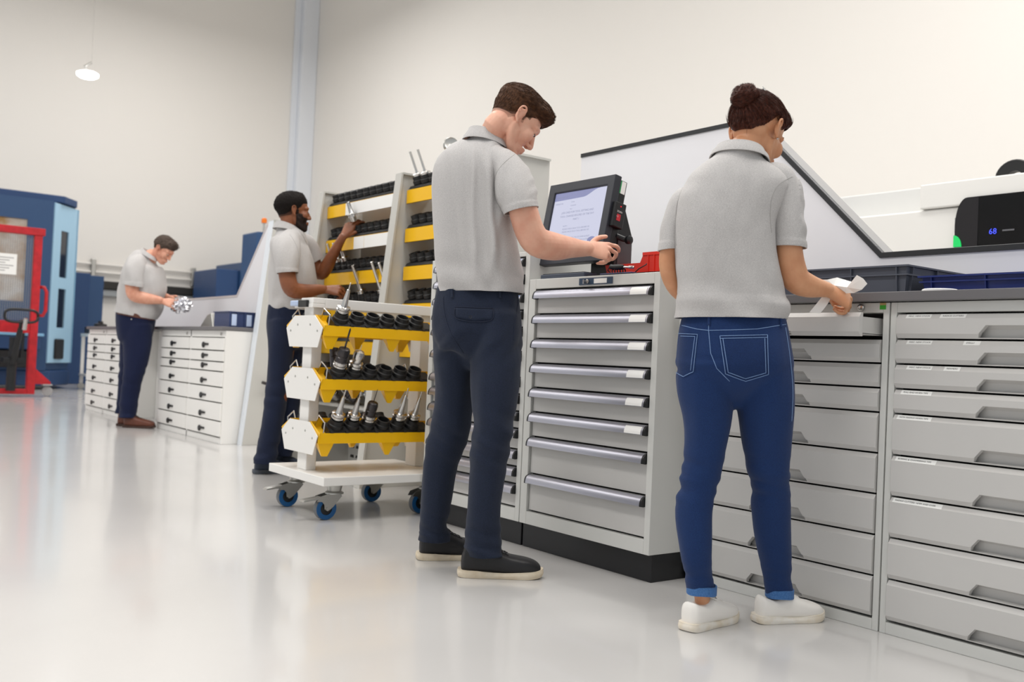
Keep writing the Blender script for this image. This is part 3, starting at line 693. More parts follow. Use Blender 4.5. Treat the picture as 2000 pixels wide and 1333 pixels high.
# ================================================================== far bench
def small_handle(mb, x, y, z):
    mb.lathe([(0, 0), (.022, 0), (.026, .006), (.022, .012), (0, .012)], (x, y+.0, z), (-1, 0, 0), 14)
    mb.prism([(y-.012, z-.006), (y-.11, z+.000), (y-.11, z+.014), (y+.0, z+.018)], 'x', x-.010, x)
def far_cabinet(y0, y1, label):
    XF, XB = 2.95, 3.42
    c = thing('bench_cabinet', (XF, y0, 0), label, 'cabinet')
    mb = MB(); ym = (y0+y1)/2
    mb.box(XF+.012, XB, y0+.002, y0+.03, 0, .93); mb.box(XF+.012, XB, y1-.03, y1-.002, 0, .93); mb.box(XF+.012, XB, ym-.012, ym+.012, 0, .93); mb.box(XB-.01, XB, y0+.03, y1-.03, 0, .93)
    mb.box(XF+.012, XB-.01, y0+.03, y1-.03, .0, .05); mb.box(XF+.012, XB-.01, y0+.03, y1-.03, .875, .93)
    mb.build('carcass', 'white_paint', c, bevel=.003)
    zs = [.872, .762, .670, .590, .462, .335, .185, .055]
    for a, b_ in ((y0+.012, ym-.006), (ym+.006, y1-.012)):
        for i in range(7):
            d = MB().box(XF-.004, XF+.014, a, b_, zs[i+1]+.006, zs[i]-.004).build('drawer', 'white_paint', c, bevel=.004)
            hm = MB(); small_handle(hm, XF-.004, (a+b_)/2+.04, zs[i+1]+.045); hm.build('handle', 'black_plastic', d)
            if i == 0: MB().lathe([(0, 0), (.012, 0), (.012, .006), (0, .008)], (XF+.010, a+.09, .902), (-1, 0, 0), 12).build('lock', 'steel', c)
    return c
far_cabinet(7.745, 9.40, 'white bench cabinet with two columns of black latched drawers, beside the end panel')
far_cabinet(10.56, 12.02, 'white bench cabinet with two drawer columns, farthest away beyond the man in jeans')
tag(MB().box(3.30, 3.32, 9.405, 10.555, 0, .93).build('knee_panel', 'white_paint'), 'plain white panel closing the gap under the far bench', 'panel')
mat('brown_card', '#8a6e62', .7)
tag(MB().box(2.98, 3.29, 9.41, 9.43, .02, .93).build('card_sheet', 'brown_card'), 'narrow brownish sheet standing against the far bench cabinet', 'sheet')
tag(MB().box(2.93, 3.43, 7.742, 12.03, .931, .962).build('worktop', 'worktop_grey', bevel=.003), 'dark grey top of the far bench under the crate and parts', 'worktop')
fb = thing('bench_back_board', (3.5, 9.5, 0), 'white sloping back board of the far bench beside the grey end panel', 'board')
MB().prism([(7.79, 0), (12.03, 0), (12.03, 1.275), (8.83, 1.285), (8.20, 1.90), (7.79, 1.90)], 'x', 3.46, 3.52).build('panel', 'board_white', fb)
mat('trim_pale', '#cfc6c4', .5)
strip([(12.03, 1.275), (8.83, 1.285), (8.20, 1.90), (7.79, 1.90)][::-1], 't', 3.456, 3.53, .02, 0).build('edge_trim', 'trim_pale', fb)
ep = thing('end_panel', (3.2, 7.7, 0), 'tall leaning grey end panel behind the bearded man', 'panel')
MB().prism([(3.105, 0), (3.58, 0), (3.58, 1.86), (3.285, 1.86)], 'y', 7.655, 7.70).build('panel', 'rack_grey', ep, bevel=.003)
mat('flange_light', '#dfe4ea', .4)
MB().prism([(3.095, 0), (3.105, 0), (3.285, 1.86), (3.275, 1.86)], 'y', 7.655, 7.735).build('front_flange', 'flange_light', ep)
MB().box(3.285, 3.58, 7.650, 7.735, 1.861, 1.872).build('top_flange', 'rack_grey', ep)
# lever on the panel behind the bearded man's leg
mb = MB().tube([(3.30, 7.6545, .50), (3.30, 7.58, .50)], .012, 8).tube([(3.22, 7.58, .52), (3.30, 7.58, .50), (3.33, 7.58, .44)], .013, 8)
tag(mb.build('lever', 'steel_dark', smooth=35), 'small dark lever on the grey end panel behind the bearded man\'s leg', 'lever')
# blue tote with ribs, parts in film
tt = thing('tote_box', (3.2, 7.95, .962), 'small navy blue ribbed tote box standing on the far bench end', 'crate')
mat('tote_blue', '#2c3c66', .4)
tb_ = MB(); tb_.box(3.0, 3.27, 7.80, 7.806, .964, 1.085).box(3.0, 3.27, 8.13, 8.136, .964, 1.085).box(3.0, 3.006, 7.806, 8.13, .964, 1.085).box(3.264, 3.27, 7.806, 8.13, .964, 1.085).box(3.006, 3.264, 7.806, 8.13, .964, .970)
tb_.build('shell', 'tote_blue', tt)
for k in range(5): MB().box(3.0+k*.0645, 3.012+k*.0645, 7.792, 7.80, .966, 1.085).build('rib', 'tote_blue', tt)
MB().box(2.992, 3.278, 7.788, 8.144, 1.085, 1.092).build('rim', 'tote_blue', tt); mat('tote_label', '#c4d4f0', .5)
for xx in (3.022, 3.150): MB().box(xx, xx+.05, 7.797, 7.7995, .975, 1.07).build('label', 'tote_label', tt)
tool_cone = MB().prism([(8.30, .963), (8.62, .963), (8.45, 1.07), (8.36, 1.085)], 'x', 3.05, 3.12)
tag(tool_cone.build('bracket_part', 'zinc', bevel=.006), 'grey wedge shaped metal part beside the navy tote on the far bench', 'part')
# ================================================================== hall background on the left
structure(MB().box(2.5, 9.1, 20.32, 20.48, 1.84, 1.99), 'trim_3', mat('rail_black', '#2a2826', .5), bevel=.005)
structure(MB().box(2.5, 9.1, 20.36, 20.48, 1.70, 1.82), 'trim_4', mat('rail_grey', '#9da1a3', .5), bevel=.005)
for k, z in enumerate((2.16, 2.32)):
    structure(MB().tube([(2.5, 20.44, z), (9.1, 20.44, z)], .022, 8), 'trim_%d' % (5+k), 'wall_paint', smooth=True)
for k, xx in enumerate((5.0, 7.0, 8.5)):
    tag(MB().box(xx, xx+.08, 20.39, 20.5, 2.03, 2.42).build('pipe_clamp', 'zinc', bevel=.01), ('grey clip holding the wall pipes, next to the blue machine', 'grey clip holding the wall pipes behind the far man', 'grey clip holding the wall pipes, farthest right')[k], 'clip')
for k, xx in enumerate((6.55, 7.25)): structure(MB().box(xx, xx+.07, 20.40, 20.49, 0, 1.70), 'trim_%d' % (7+k), 'rail_grey', bevel=.01)
# milling machine
mm = thing('milling_machine', (2.5, 17.3, 0), 'large dark blue milling machine with a light blue corner panel', 'machine')
YM = 16.5
corner = (3.44, YM); c2 = (3.92, YM+.62)
body = MB(); body.prism([(.6, YM+.012), (corner[0]-.012, YM+.012), (c2[0]-.012, c2[1]), (c2[0]-.012, 18.6), (.6, 18.6)], 'z', .30, 2.95); bo = body.build('body', 'machine_dark', mm, bevel=.01)
MB().prism([(.55, YM+.10), (3.62, YM+.10), (3.90, YM+.5), (3.90, 18.5), (.55, 18.5)], 'z', 2.951, 3.06).build('roof', 'machine_navy', mm, bevel=.01)
def wall_with_holes(P, Q, z0, z1, holes, th, name, material, parent):
    """upright panel from P to Q with rectangular holes (u0,u1,za,zb)"""
    P, Q = V((*P, 0)), V((*Q, 0)); L = (Q-P).length; d = (Q-P)/L; n_ = V((d.y, -d.x, 0)); mb = MB()
    us = sorted({0, L, *[h[0] for h in holes], *[h[1] for h in holes]}); zs = sorted({z0, z1, *[h[2] for h in holes], *[h[3] for h in holes]})
    for a, b in zip(us, us[1:]):
        for c, e in zip(zs, zs[1:]):
            if any(h[0] <= (a+b)/2 <= h[1] and h[2] <= (c+e)/2 <= h[3] for h in holes): continue
            vs = [P+d*u+n_*o+Z_*z for u in (a, b) for o in (0, th) for z in (c, e) for Z_ in (V((0, 0, 1)),)]
            mb.add(vs, [(0, 1, 3, 2), (4, 6, 7, 5), (0, 4, 5, 1), (2, 3, 7, 6), (0, 2, 6, 4), (1, 5, 7, 3)])
    return mb.build(name, material, parent)
fp = wall_with_holes((.6, YM), corner, .30, 2.95, [(1.2, 2.48, 1.35, 2.62)], .03, 'front_panel', 'machine_dark', mm)
mat('swarf_brown', '#8b6a45', .6, vary=.5, vscale=3, vcol='#a9a39a'); mat('glass_amber', '#a07c4c', .15, vary=.6, vscale=2.5, vcol='#c9c7c4')
MB().box(1.8, 3.08, YM+.0005, YM+.006, 1.35, 2.62).build('door_window', 'glass_amber', fp)
d = (V((*c2, 0))-V((*corner, 0))); L = d.length
cp_ = wall_with_holes(corner, c2, .42, 2.93, [(.24, .50, 1.78, 2.52), (.24, .50, .98, 1.60)], .03, 'corner_panel', 'machine_light', mm)
def obox(P, Q, u0, u1, o0, o1, z0, z1):
    P, Q = V((*P, 0)), V((*Q, 0)); d = (Q-P).normalized(); n_ = V((d.y, -d.x, 0)); mb = MB()
    vs = [P+d*u+n_*o+V((0, 0, z)) for u in (u0, u1) for o in (o0, o1) for z in (z0, z1)]
    return mb.add(vs, [(0, 1, 3, 2), (4, 6, 7, 5), (0, 4, 5, 1), (2, 3, 7, 6), (0, 2, 6, 4), (1, 5, 7, 3)])
for za, zb in ((1.78, 2.52), (.98, 1.60)): obox(corner, c2, .24, .50, .002, .010, za, zb).build('window_pane', 'glass_dark', cp_)
obox(corner, c2, .18, .46, .031, .07, .48, .80).build('vent_box', 'black_plastic', cp_, bevel=.03)
mat('machine_edge', '#7fb3d6', .4); obox(corner, c2, L-.02, L+.03, -.03, .03, .42, 2.93).build('edge_strip', 'machine_edge', cp_)
MB().prism([(.6, YM-.02), (corner[0]+.06, YM-.02), (c2[0]+.02, c2[1]), (c2[0]+.02, 18.5), (.6, 18.5)], 'z', .06, .30).build('base', 'machine_navy', mm, bevel=.02)
MB().box(1.0, 3.30, YM-.30, YM-.035, .62, .82).build('chip_tray', 'machine_navy', mm, bevel=.02)
MB().box(1.0, 3.34, YM-.32, YM-.035, .825, .87).build('tray_edge', 'machine_edge', mm, bevel=.01)
MB().box(1.0, 3.25, YM-.25, YM-.035, .34, .60).build('chip_bin', 'black_plastic', mm, bevel=.02)
MB().box(3.02, 3.06, YM-.36, YM-.325, .42, .98).box(2.86, 3.20, YM-.40, YM-.36, .98, 1.04).build('side_lever', 'black_plastic', mm)
# blue cabinet beyond and white stand
bc = thing('machine_cabinet', (4.6, 19.2, 0), 'dark blue cabinet standing between the blue milling machine and the far bench', 'cabinet')
MB().box(4.12, 4.60, 18.8, 19.6, 0, 2.02).build('side', 'machine_navy', bc, bevel=.01); MB().box(4.602, 4.86, 18.88, 19.6, 0, 1.99).build('door', 'machine_dark', bc, bevel=.01)
ws = thing('white_stand', (4.3, 16.8, 0), 'small white tube stand with a dark machine part between cabinet and milling machine', 'stand')
for x, y in ((4.08, 16.5), (4.08, 17.0), (4.50, 16.5), (4.50, 17.0)): MB().box(x, x+.05, y, y+.05, .10, .86).build('leg', 'white_paint', ws); MB().lathe([(0, -.018), (.05, -.018), (.05, .018), (0, .018)], (x+.025, y+.025, .051), (0, 1, 0), 12).build('wheel', 'zinc', ws)
MB().box(4.07, 4.56, 16.49, 17.06, .86, .91).build('top', 'white_paint', ws); MB().box(4.07, 4.56, 16.49, 17.06, .22, .25).build('shelf', 'white_paint', ws)
dm = MB(); dm.box(4.10, 4.45, 16.55, 16.95, .911, 1.02); dm.lathe([(0, 0), (.10, 0), (.10, .05), (.04, .07), (.04, .10), (0, .10)], (4.28, 16.7, 1.02), (0, 0, 1), 14)
tag(dm.build('machine_part', 'steel_dark', smooth=35), 'dark lumpy machine part lying on the small white stand', 'part')
d2 = thing('blue_machine', (7.6, 19.2, 0), 'dark blue machine seen behind the sloping back board of the far bench', 'machine')
MB().box(6.90, 7.35, 18.7, 20.0, 0, 2.32).build('low_housing', 'machine_navy', d2, bevel=.02); MB().box(7.352, 8.5, 18.6, 20.0, 0, 2.48).build('high_housing', 'machine_dark', d2, bevel=.02)
MB().tube([(7.55, 18.9, 2.48), (7.55, 18.9, 2.56)], .04, 8).build('knob', 'machine_navy', d2)
ob = thing('beacon_cabinet', (5.3, 12.3, 0), 'narrow dark blue cabinet with an orange beacon, behind the end panel', 'cabinet')
MB().box(4.93, 5.35, 12.0, 12.5, 0, 2.30).build('housing', 'machine_dark', ob, bevel=.02)
MB().tube([(5.03, 12.03, 2.30), (5.03, 12.03, 2.42)], .014, 8).build('stem', 'zinc', ob); MB().lathe([(0, 0), (.035, 0), (.035, .05), (.02, .065), (0, .065)], (5.03, 12.03, 2.42), (0, 0, 1), 14).build('beacon', 'orange', ob)
# red stacker truck
rs = thing('pallet_stacker', (2.3, 14.9, 0), 'red hand stacker with a mesh guard and black tiller at the left edge', 'stacker')
YS = 14.55; XR = 2.92
for x in (XR-.10, 1.05): MB().box(x, x+.10, YS, YS+.12, .03, 2.20).build('mast_post', 'red_paint', rs, bevel=.006)
MB().box(1.02, XR+.03, YS-.01, YS+.13, 2.201, 2.30).build('top_beam', 'red_paint', rs, bevel=.006)
MB().box(1.152, XR-.102, YS, YS+.10, .86, 1.02).build('cross_beam', 'red_paint', rs, bevel=.006); MB().box(1.152, XR-.102, YS, YS+.10, .03, .10).build('foot_beam', 'red_paint', rs, bevel=.006)
mesh = MB()
for k in range(60): xx = 1.16+k*(XR-.11-1.16)/59; mesh.box(xx, xx+.005, YS+.05, YS+.056, 1.03, 2.19)
for k in range(45): zz = 1.04+k*.0258; mesh.box(1.15, XR-.10, YS+.056, YS+.060, zz, zz+.005)
tag(mesh.build('mesh_guard', mat('mesh_grey', '#8d8f92', .5, .4), rs), kind='stuff')
sg = MB().box(2.16, 2.62, YS+.034, YS+.04, 1.64, 1.92).build('notice', 'paper_white', rs)
nt_ = MB()
for k in range(6): nt_.box(2.19, 2.58-.05*(k % 3), YS+.0325, YS+.034, 1.86-k*.035, 1.872-k*.035)
tag(nt_.build('notice_lines', 'trim_grey', sg), kind='stuff')
MB().tube([(XR, YS+.06, 1.50), (XR+.06, YS+.05, 1.50), (XR+.09, YS+.04, 1.44), (XR+.09, YS+.04, 1.18), (XR+.06, YS+.05, 1.11), (XR, YS+.06, 1.11)], .024, 8).build('grab_handle', 'red_paint', rs, smooth=True)
MB().prism([(XR+.001, .38), (XR+.20, .20), (XR+.20, .17), (XR+.001, .17)], 'y', YS+.02, YS+.10).build('outrigger', 'red_paint', rs)
cw = MB(); cw.box(XR+.10, XR+.22, YS+.0, YS+.12, .15, .17); cw.lathe([(0, -.02), (.066, -.02), (.07, 0), (.066, .02), (0, .02)], (XR+.17, YS+.06, .072), (.6, 1, 0), 16); cw.build('swivel_wheel', 'trim_grey', rs, smooth=35)
pc = MB(); pc.tube([(2.60, YS-.10, .08), (2.60, YS-.10, .42)], .06, 12); pc.tube([(2.60, YS-.10, .42), (2.60, YS-.10, .80)], .045, 12); pc.box(2.48, 2.74, YS-.20, YS-.01, .46, .52); pc.build('pump', 'black_plastic', rs, smooth=35)
tl = MB(); tl.tube([(2.60, YS-.16, .45), (2.63, YS-.40, .92)], [.05, .035], 10); tl.tube([(2.63, YS-.40, .92), (2.63, YS-.45, 1.02)], .03, 10)
tl.build('tiller', 'black_plastic', rs, smooth=35)
lp_ = []
for k in range(25):
    a = 2*pi*k/24; lp_.append((2.62+.20*(abs(cos(a))**.6)*(1 if cos(a) > 0 else -1), YS-.46, 1.08+.085*(abs(sin(a))**.6)*(1 if sin(a) > 0 else -1)))
MB().tube(lp_, .018, 8).build('tiller_loop', 'black_plastic', rs, smooth=True)
MB().lathe([(0, 0), (.03, 0), (.03, .15), (0, .16)], (2.66, YS-.46, .90), (.05, -.15, 1), 12).build('grease_tin', 'steel', rs, smooth=35)
# lamp hanging in the hall
lm = thing('hanging_lamp', (3.95, 17.0, 5.12), 'small bright white lamp hanging high in front of the far wall', 'lamp')
MB().lathe([(0, 0), (.12, .0), (.165, .03), (.17, .07), (.13, .09), (0, .09)], (3.95, 17.0, 5.10), (0, 0, 1), 20).build('diffuser', 'lamp_glow', lm, smooth=35)
MB().tube([(3.95, 17.0, 5.19), (3.90, 17.0, 5.28), (4.0, 17.0, 5.36)], .02, 8).build('bracket', 'zinc', lm); MB().tube([(4.0, 17.0, 5.36), (4.0, 17.0, 9.99)], .002, 6).build('hanging_rod', mat('rod_grey', '#9d9a95', .8), lm)
# ================================================================== white machine with a black door behind the right board
wm = thing('white_machine', (5.4, 2.4, 0), 'white machine with a glossy black door behind the right back board', 'machine')
mat('machine_white', '#ebe9e4', .4); mat('door_black', '#0b0b0c', .25, spec=.25); mat('door_side', '#242224', .35, spec=.3)
MB().box(5.02, 5.9, 1.0, 3.60, 0, 1.722).build('lower_body', 'machine_white', wm, bevel=.01)
MB().box(5.0, 5.9, 1.0, 2.93, 1.724, 1.860).build('upper_body', 'machine_white', wm, bevel=.008)
wb = MB().box(5.25, 5.9, 3.05, 3.80, 1.724, 1.90).build('control_box', mat('box_white', '#d6d6d4', .4), wm, bevel=.01)
MB().tube([(5.33, 3.049, 1.75), (5.33, 3.02, 1.75), (5.33, 3.02, 1.79)], .006, 6).build('latch', 'zinc', wm)
arc = [(2.715, 1.24)]+[(2.715-.062*(1-cos(t)), 1.62+.14*sin(t)) for t in [k/8*pi/2 for k in range(9)]]
MB().prism(arc+[(1.0, 1.76), (1.0, 1.24)], 'x', 4.985, 5.019).build('black_door', 'door_black', wm)
arc2 = [(p[0]-.002, p[1]-.002) for p in arc]
MB().prism(arc2+[(2.59, 1.757), (2.59, 1.24)], 'x', 4.983, 4.985).build('door_frame', 'door_side', wm)
dp = MB(); text_mesh(dp, '68', .042, (4.980, 2.53, 1.555), (0, -1, 0), (0, 0, 1)); dp.build('display', mat('glow_blue', '#101850', .4, emit='#4a58ff', estr=1.3), wm, fix=False)
dp = MB().box(4.980, 4.982, 2.40, 2.46, 1.566, 1.574); dp.build('display_bar', mat('bar_grey', '#66666a', .4), wm)
gl = MB().prism([(2.716, 1.50)]+[(2.716-.042*cos(t), 1.50+.062*sin(t)) for t in [k/8*pi/2 for k in range(8, -1, -1)]], 'x', 4.976, 4.9825); gl.build('green_lamp', mat('glow_green', '#0c3018', .4, emit='#18d868', estr=.8), wm)
MB().box(5.0, 5.019, 2.717, 2.725, 1.58, 1.66).build('hinge', 'trim_grey', wm)
RX, RY, RZ = 5.70, 2.745, 1.9735
rl = thing('reel', (RX, RY, 1.861), 'black reel standing on top of the white machine at the right edge', 'reel')
mb = MB(); mb.lathe([(.045, -.03), (.105, -.035), (.112, -.025), (.105, -.018), (.105, .018), (.112, .025), (.105, .035), (.045, .03), (.045, -.03)], (RX, RY, RZ), (1, .1, 0), 30, close=False); mb.build('flange', 'rubber_black', rl, smooth=35)
# ================================================================== people: tools
from mathutils.bvhtree import BVHTree
CAMP = V((0, 0, CAMH))
def pt(px, py, d):
    """the point of the hall that lies d metres ahead along the view at this place of the photograph"""
    return CAMP+FW*d+RT*((px-1000)/FPX*d)-UP*((py-666.5)/FPX*d)
R0, F0, Z0 = V((cos(YAW), -sin(YAW), 0)), V((sin(YAW), cos(YAW), 0)), V((0, 0, 1))   # right of the view, away, up
def rfz(r, f, z): return R0*r+F0*f+Z0*z
def catmull(rows, sub):
    out = []; n = len(rows)
    for i in range(n-1):
        p0, p1, p2, p3 = rows[max(i-1, 0)], rows[i], rows[i+1], rows[min(i+2, n-1)]
        for k in range(sub):
            t = k/sub
            out.append([.5*((2*b)+(-a+c)*t+(2*a-5*b+4*c-d)*t*t+(-a+3*b-3*c+d)*t**3) for a, b, c, d in zip(p0, p1, p2, p3)])
    out.append(list(rows[-1])); return out
def tube_bm(bm, rows, sub=4, seg=20, ex=2.0, cap=.5, refv=None, fixt=None):
    """rows: (x,y,z, r_side, r_depth). Elliptic sections; side axis = tangent x ref. Rounded ends."""
    rows = catmull([list(r) for r in rows], sub) if len(rows) > 2 else [list(r) for r in rows]
    ref = refv or FW
    rings = []; n = len(rows)
    P = [V(r[:3]) for r in rows]
    def ring(c, t, a, b):
        sd = t.cross(ref)
        if sd.length < .15: sd = t.cross(RT)
        sd.normalize(); dp = sd.cross(t).normalized(); vs = []
        for k in range(seg):
            q = 2*pi*k/seg; cq, sq_ = cos(q), sin(q)
            x = (abs(cq)**(2/ex))*(1 if cq > 0 else -1); y = (abs(sq_)**(2/ex))*(1 if sq_ > 0 else -1)
            vs.append(bm.verts.new(c+sd*(x*a)+dp*(y*b)))
        return vs
    T = [(P[min(i+1, n-1)]-P[max(i-1, 0)]).normalized() for i in range(n)]
    if fixt is not None: T = [V(fixt)]*n
    r_ = rows[0]; m_ = min(r_[3], r_[4])*cap
    rings.append(ring(P[0]-T[0]*m_, T[0], r_[3]*.35, r_[4]*.35)); rings.append(ring(P[0]-T[0]*m_*.6, T[0], r_[3]*.78, r_[4]*.78))
    for i in range(n): rings.append(ring(P[i], T[i], rows[i][3], rows[i][4]))
    r_ = rows[-1]; m_ = min(r_[3], r_[4])*cap
    rings.append(ring(P[-1]+T[-1]*m_*.6, T[-1], r_[3]*.78, r_[4]*.78)); rings.append(ring(P[-1]+T[-1]*m_, T[-1], r_[3]*.35, r_[4]*.35))
    for a, b in zip(rings, rings[1:]):
        for k in range(seg): bm.faces.new((a[k], a[(k+1) % seg], b[(k+1) % seg], b[k]))
    bm.faces.new(rings[0][::-1]); bm.faces.new(rings[-1])
def ell(bm, c, r, mtx=None, sub=3):
    m_ = Matrix.Translation(V(c)) @ Matrix.Diagonal((r[0], r[1], r[2], 1))
    if mtx: m_ = mtx @ m_
    bmesh.ops.create_icosphere(bm, subdivisions=sub, radius=1, matrix=m_)
def tube3(bm, pts, rs, mtx=None, sub=3, seg=12):
    pts = [V(p) for p in pts]
    if mtx: pts = [mtx @ p for p in pts]
    rs = rs if isinstance(rs, (list, tuple)) else [rs]*len(pts)
    rows = [(*p, r, r) for p, r in zip(pts, rs)]
    d = (pts[-1]-pts[0]).normalized(); ref = d.orthogonal()
    tube_bm(bm, rows, sub=sub, seg=seg, cap=.8, refv=ref)
def blend(bm, voxel, smooth=4, fac=.5):
    bmesh.ops.recalc_face_normals(bm, faces=bm.faces)
    me = bpy.data.meshes.new('w'); bm.to_mesh(me); bm.free()
    o = bpy.data.objects.new('w', me); COL.objects.link(o)
    r = o.modifiers.new('r', 'REMESH'); r.mode = 'VOXEL'; r.voxel_size = voxel
    if smooth:
        s = o.modifiers.new('s', 'SMOOTH'); s.factor = fac; s.iterations = smooth
    dg = bpy.context.evaluated_depsgraph_get()
    out = bpy.data.meshes.new_from_object(o.evaluated_get(dg))
    bpy.data.objects.remove(o); bpy.data.meshes.remove(me)
    return out
def displace(me, fn):
    """move every vertex along its normal by fn(position, normal)"""
    vs = me.vertices; nr = [V(v.normal) for v in vs]
    for v, n_ in zip(vs, nr):
        v.co = v.co+n_*fn(v.co, n_)
    me.update()
def cut(me, cuts):
    """open the mesh at hem planes: (point, outward normal, radius)"""
    bm = bmesh.new(); bm.from_mesh(me)
    for p, n_, rad in cuts:
        p = V(p); n_ = V(n_).normalized()
        fs = [f for f in bm.faces if (f.calc_center_median()-p).length < rad]
        es = {e for f in fs for e in f.edges}; vs = {v for f in fs for v in f.verts}
        bmesh.ops.bisect_plane(bm, geom=list(fs)+list(es)+list(vs), plane_co=p, plane_no=n_)
        dl = [f for f in bm.faces if (f.calc_center_median()-p).length < rad*1.05 and (f.calc_center_median()-p).dot(n_) > 1e-5]
        bmesh.ops.delete(bm, geom=dl, context='FACES')
    # keep the largest island
    seen = set(); best = None; bm.verts.ensure_lookup_table(); bm.faces.ensure_lookup_table()
    for f in bm.faces:
        if f in seen: continue
        st = [f]; seen.add(f); isl = [f]
        while st:
            g = st.pop()
            for e in g.edges:
                for h in e.link_faces:
                    if h not in seen: seen.add(h); st.append(h); isl.append(h)
        if best is None or len(isl) > len(best): best = isl
    keep = set(best); bmesh.ops.delete(bm, geom=[f for f in bm.faces if f not in keep], context='FACES')
    bm.to_mesh(me); bm.free(); me.update()
def finish(name, me, material, parent, solid=0, origin=None):
    me.name = name; me.materials.clear()
    for k in (material if isinstance(material, (list, tuple)) else [material]): me.materials.append(MATS[k])
    me.shade_smooth()
    if origin is not None: me.transform(Matrix.Translation(-V(origin)))
    o = bpy.data.objects.new(name, me); COL.objects.link(o)
    if origin is not None: o.location = origin
    if parent: o.parent = parent; o.matrix_parent_inverse = Matrix.Translation(-V(parent.location))
    if solid:
        s = o.modifiers.new('cloth', 'SOLIDIFY'); s.thickness = solid; s.offset = -1
    return o
def join_mesh(a, others):
    bm = bmesh.new(); bm.from_mesh(a)
    for o in others: bm.from_mesh(o); bpy.data.meshes.remove(o)
    bm.to_mesh(a); bm.free(); a.update(); return a
def bvh_of(me): return BVHTree.FromPolygons([v.co.copy() for v in me.vertices], [tuple(p.vertices) for p in me.polygons])
def on_surface(bvh, px, py, off=.002):
    d = (pt(px, py, 1.0)-CAMP).normalized(); h = bvh.ray_cast(CAMP, d)
    return (h[0]+h[1]*off, h[1]) if h[0] is not None else (None, None)
def seam(name, bvh, path, r, material, parent, off=.0008, step=6):
    """a stitched line laid on cloth along a photographed path"""
    P = []
    if len(path) > 2 and name != 'stitching': path = [tuple(q) for q in catmull([list(q) for q in path], 5)]
    for (a, b) in zip(path, path[1:]):
        n = max(1, int(sqrt((a[0]-b[0])**2+(a[1]-b[1])**2)/step))
        for k in range(n):
            q = on_surface(bvh, a[0]+(b[0]-a[0])*k/n, a[1]+(b[1]-a[1])*k/n, off)[0]
            if q is not None and (not P or (q-P[-1]).length < .06): P.append(q)
    q = on_surface(bvh, *path[-1], off)[0]
    if q is not None and P and (q-P[-1]).length < .06: P.append(q)
    if len(P) > 1: return MB().tube(P, r, 5).build(name, material, parent, smooth=True)
def patch(name, bvh, quad, off, material, parent, nx=10, ny=10, shape=None):
    """a piece of cloth sewn onto a surface; quad = four photographed corners (tl, tr, br, bl)"""
    bm = bmesh.new(); g = []
    for j in range(ny+1):
        row = []
        for i in range(nx+1):
            u, v = i/nx, j/ny
            if shape: v = v*shape(u)
            x = (quad[0][0]*(1-u)+quad[1][0]*u)*(1-v)+(quad[3][0]*(1-u)+quad[2][0]*u)*v
            y = (quad[0][1]*(1-u)+quad[1][1]*u)*(1-v)+(quad[3][1]*(1-u)+quad[2][1]*u)*v
            q, n_ = on_surface(bvh, x, y, off if 0 < i < nx and 0 < j < ny else off*.2)
            row.append(bm.verts.new(q) if q is not None else None)
        g.append(row)
    for j in range(ny):
        for i in range(nx):
            f = [g[j][i], g[j][i+1], g[j+1][i+1], g[j+1][i]]
            if all(f) and max((a.co-b.co).length for a in f for b in f) < .05: bm.faces.new(f)
    me = bpy.data.meshes.new(name); bm.to_mesh(me); bm.free()
    return finish(name, me, material, parent)

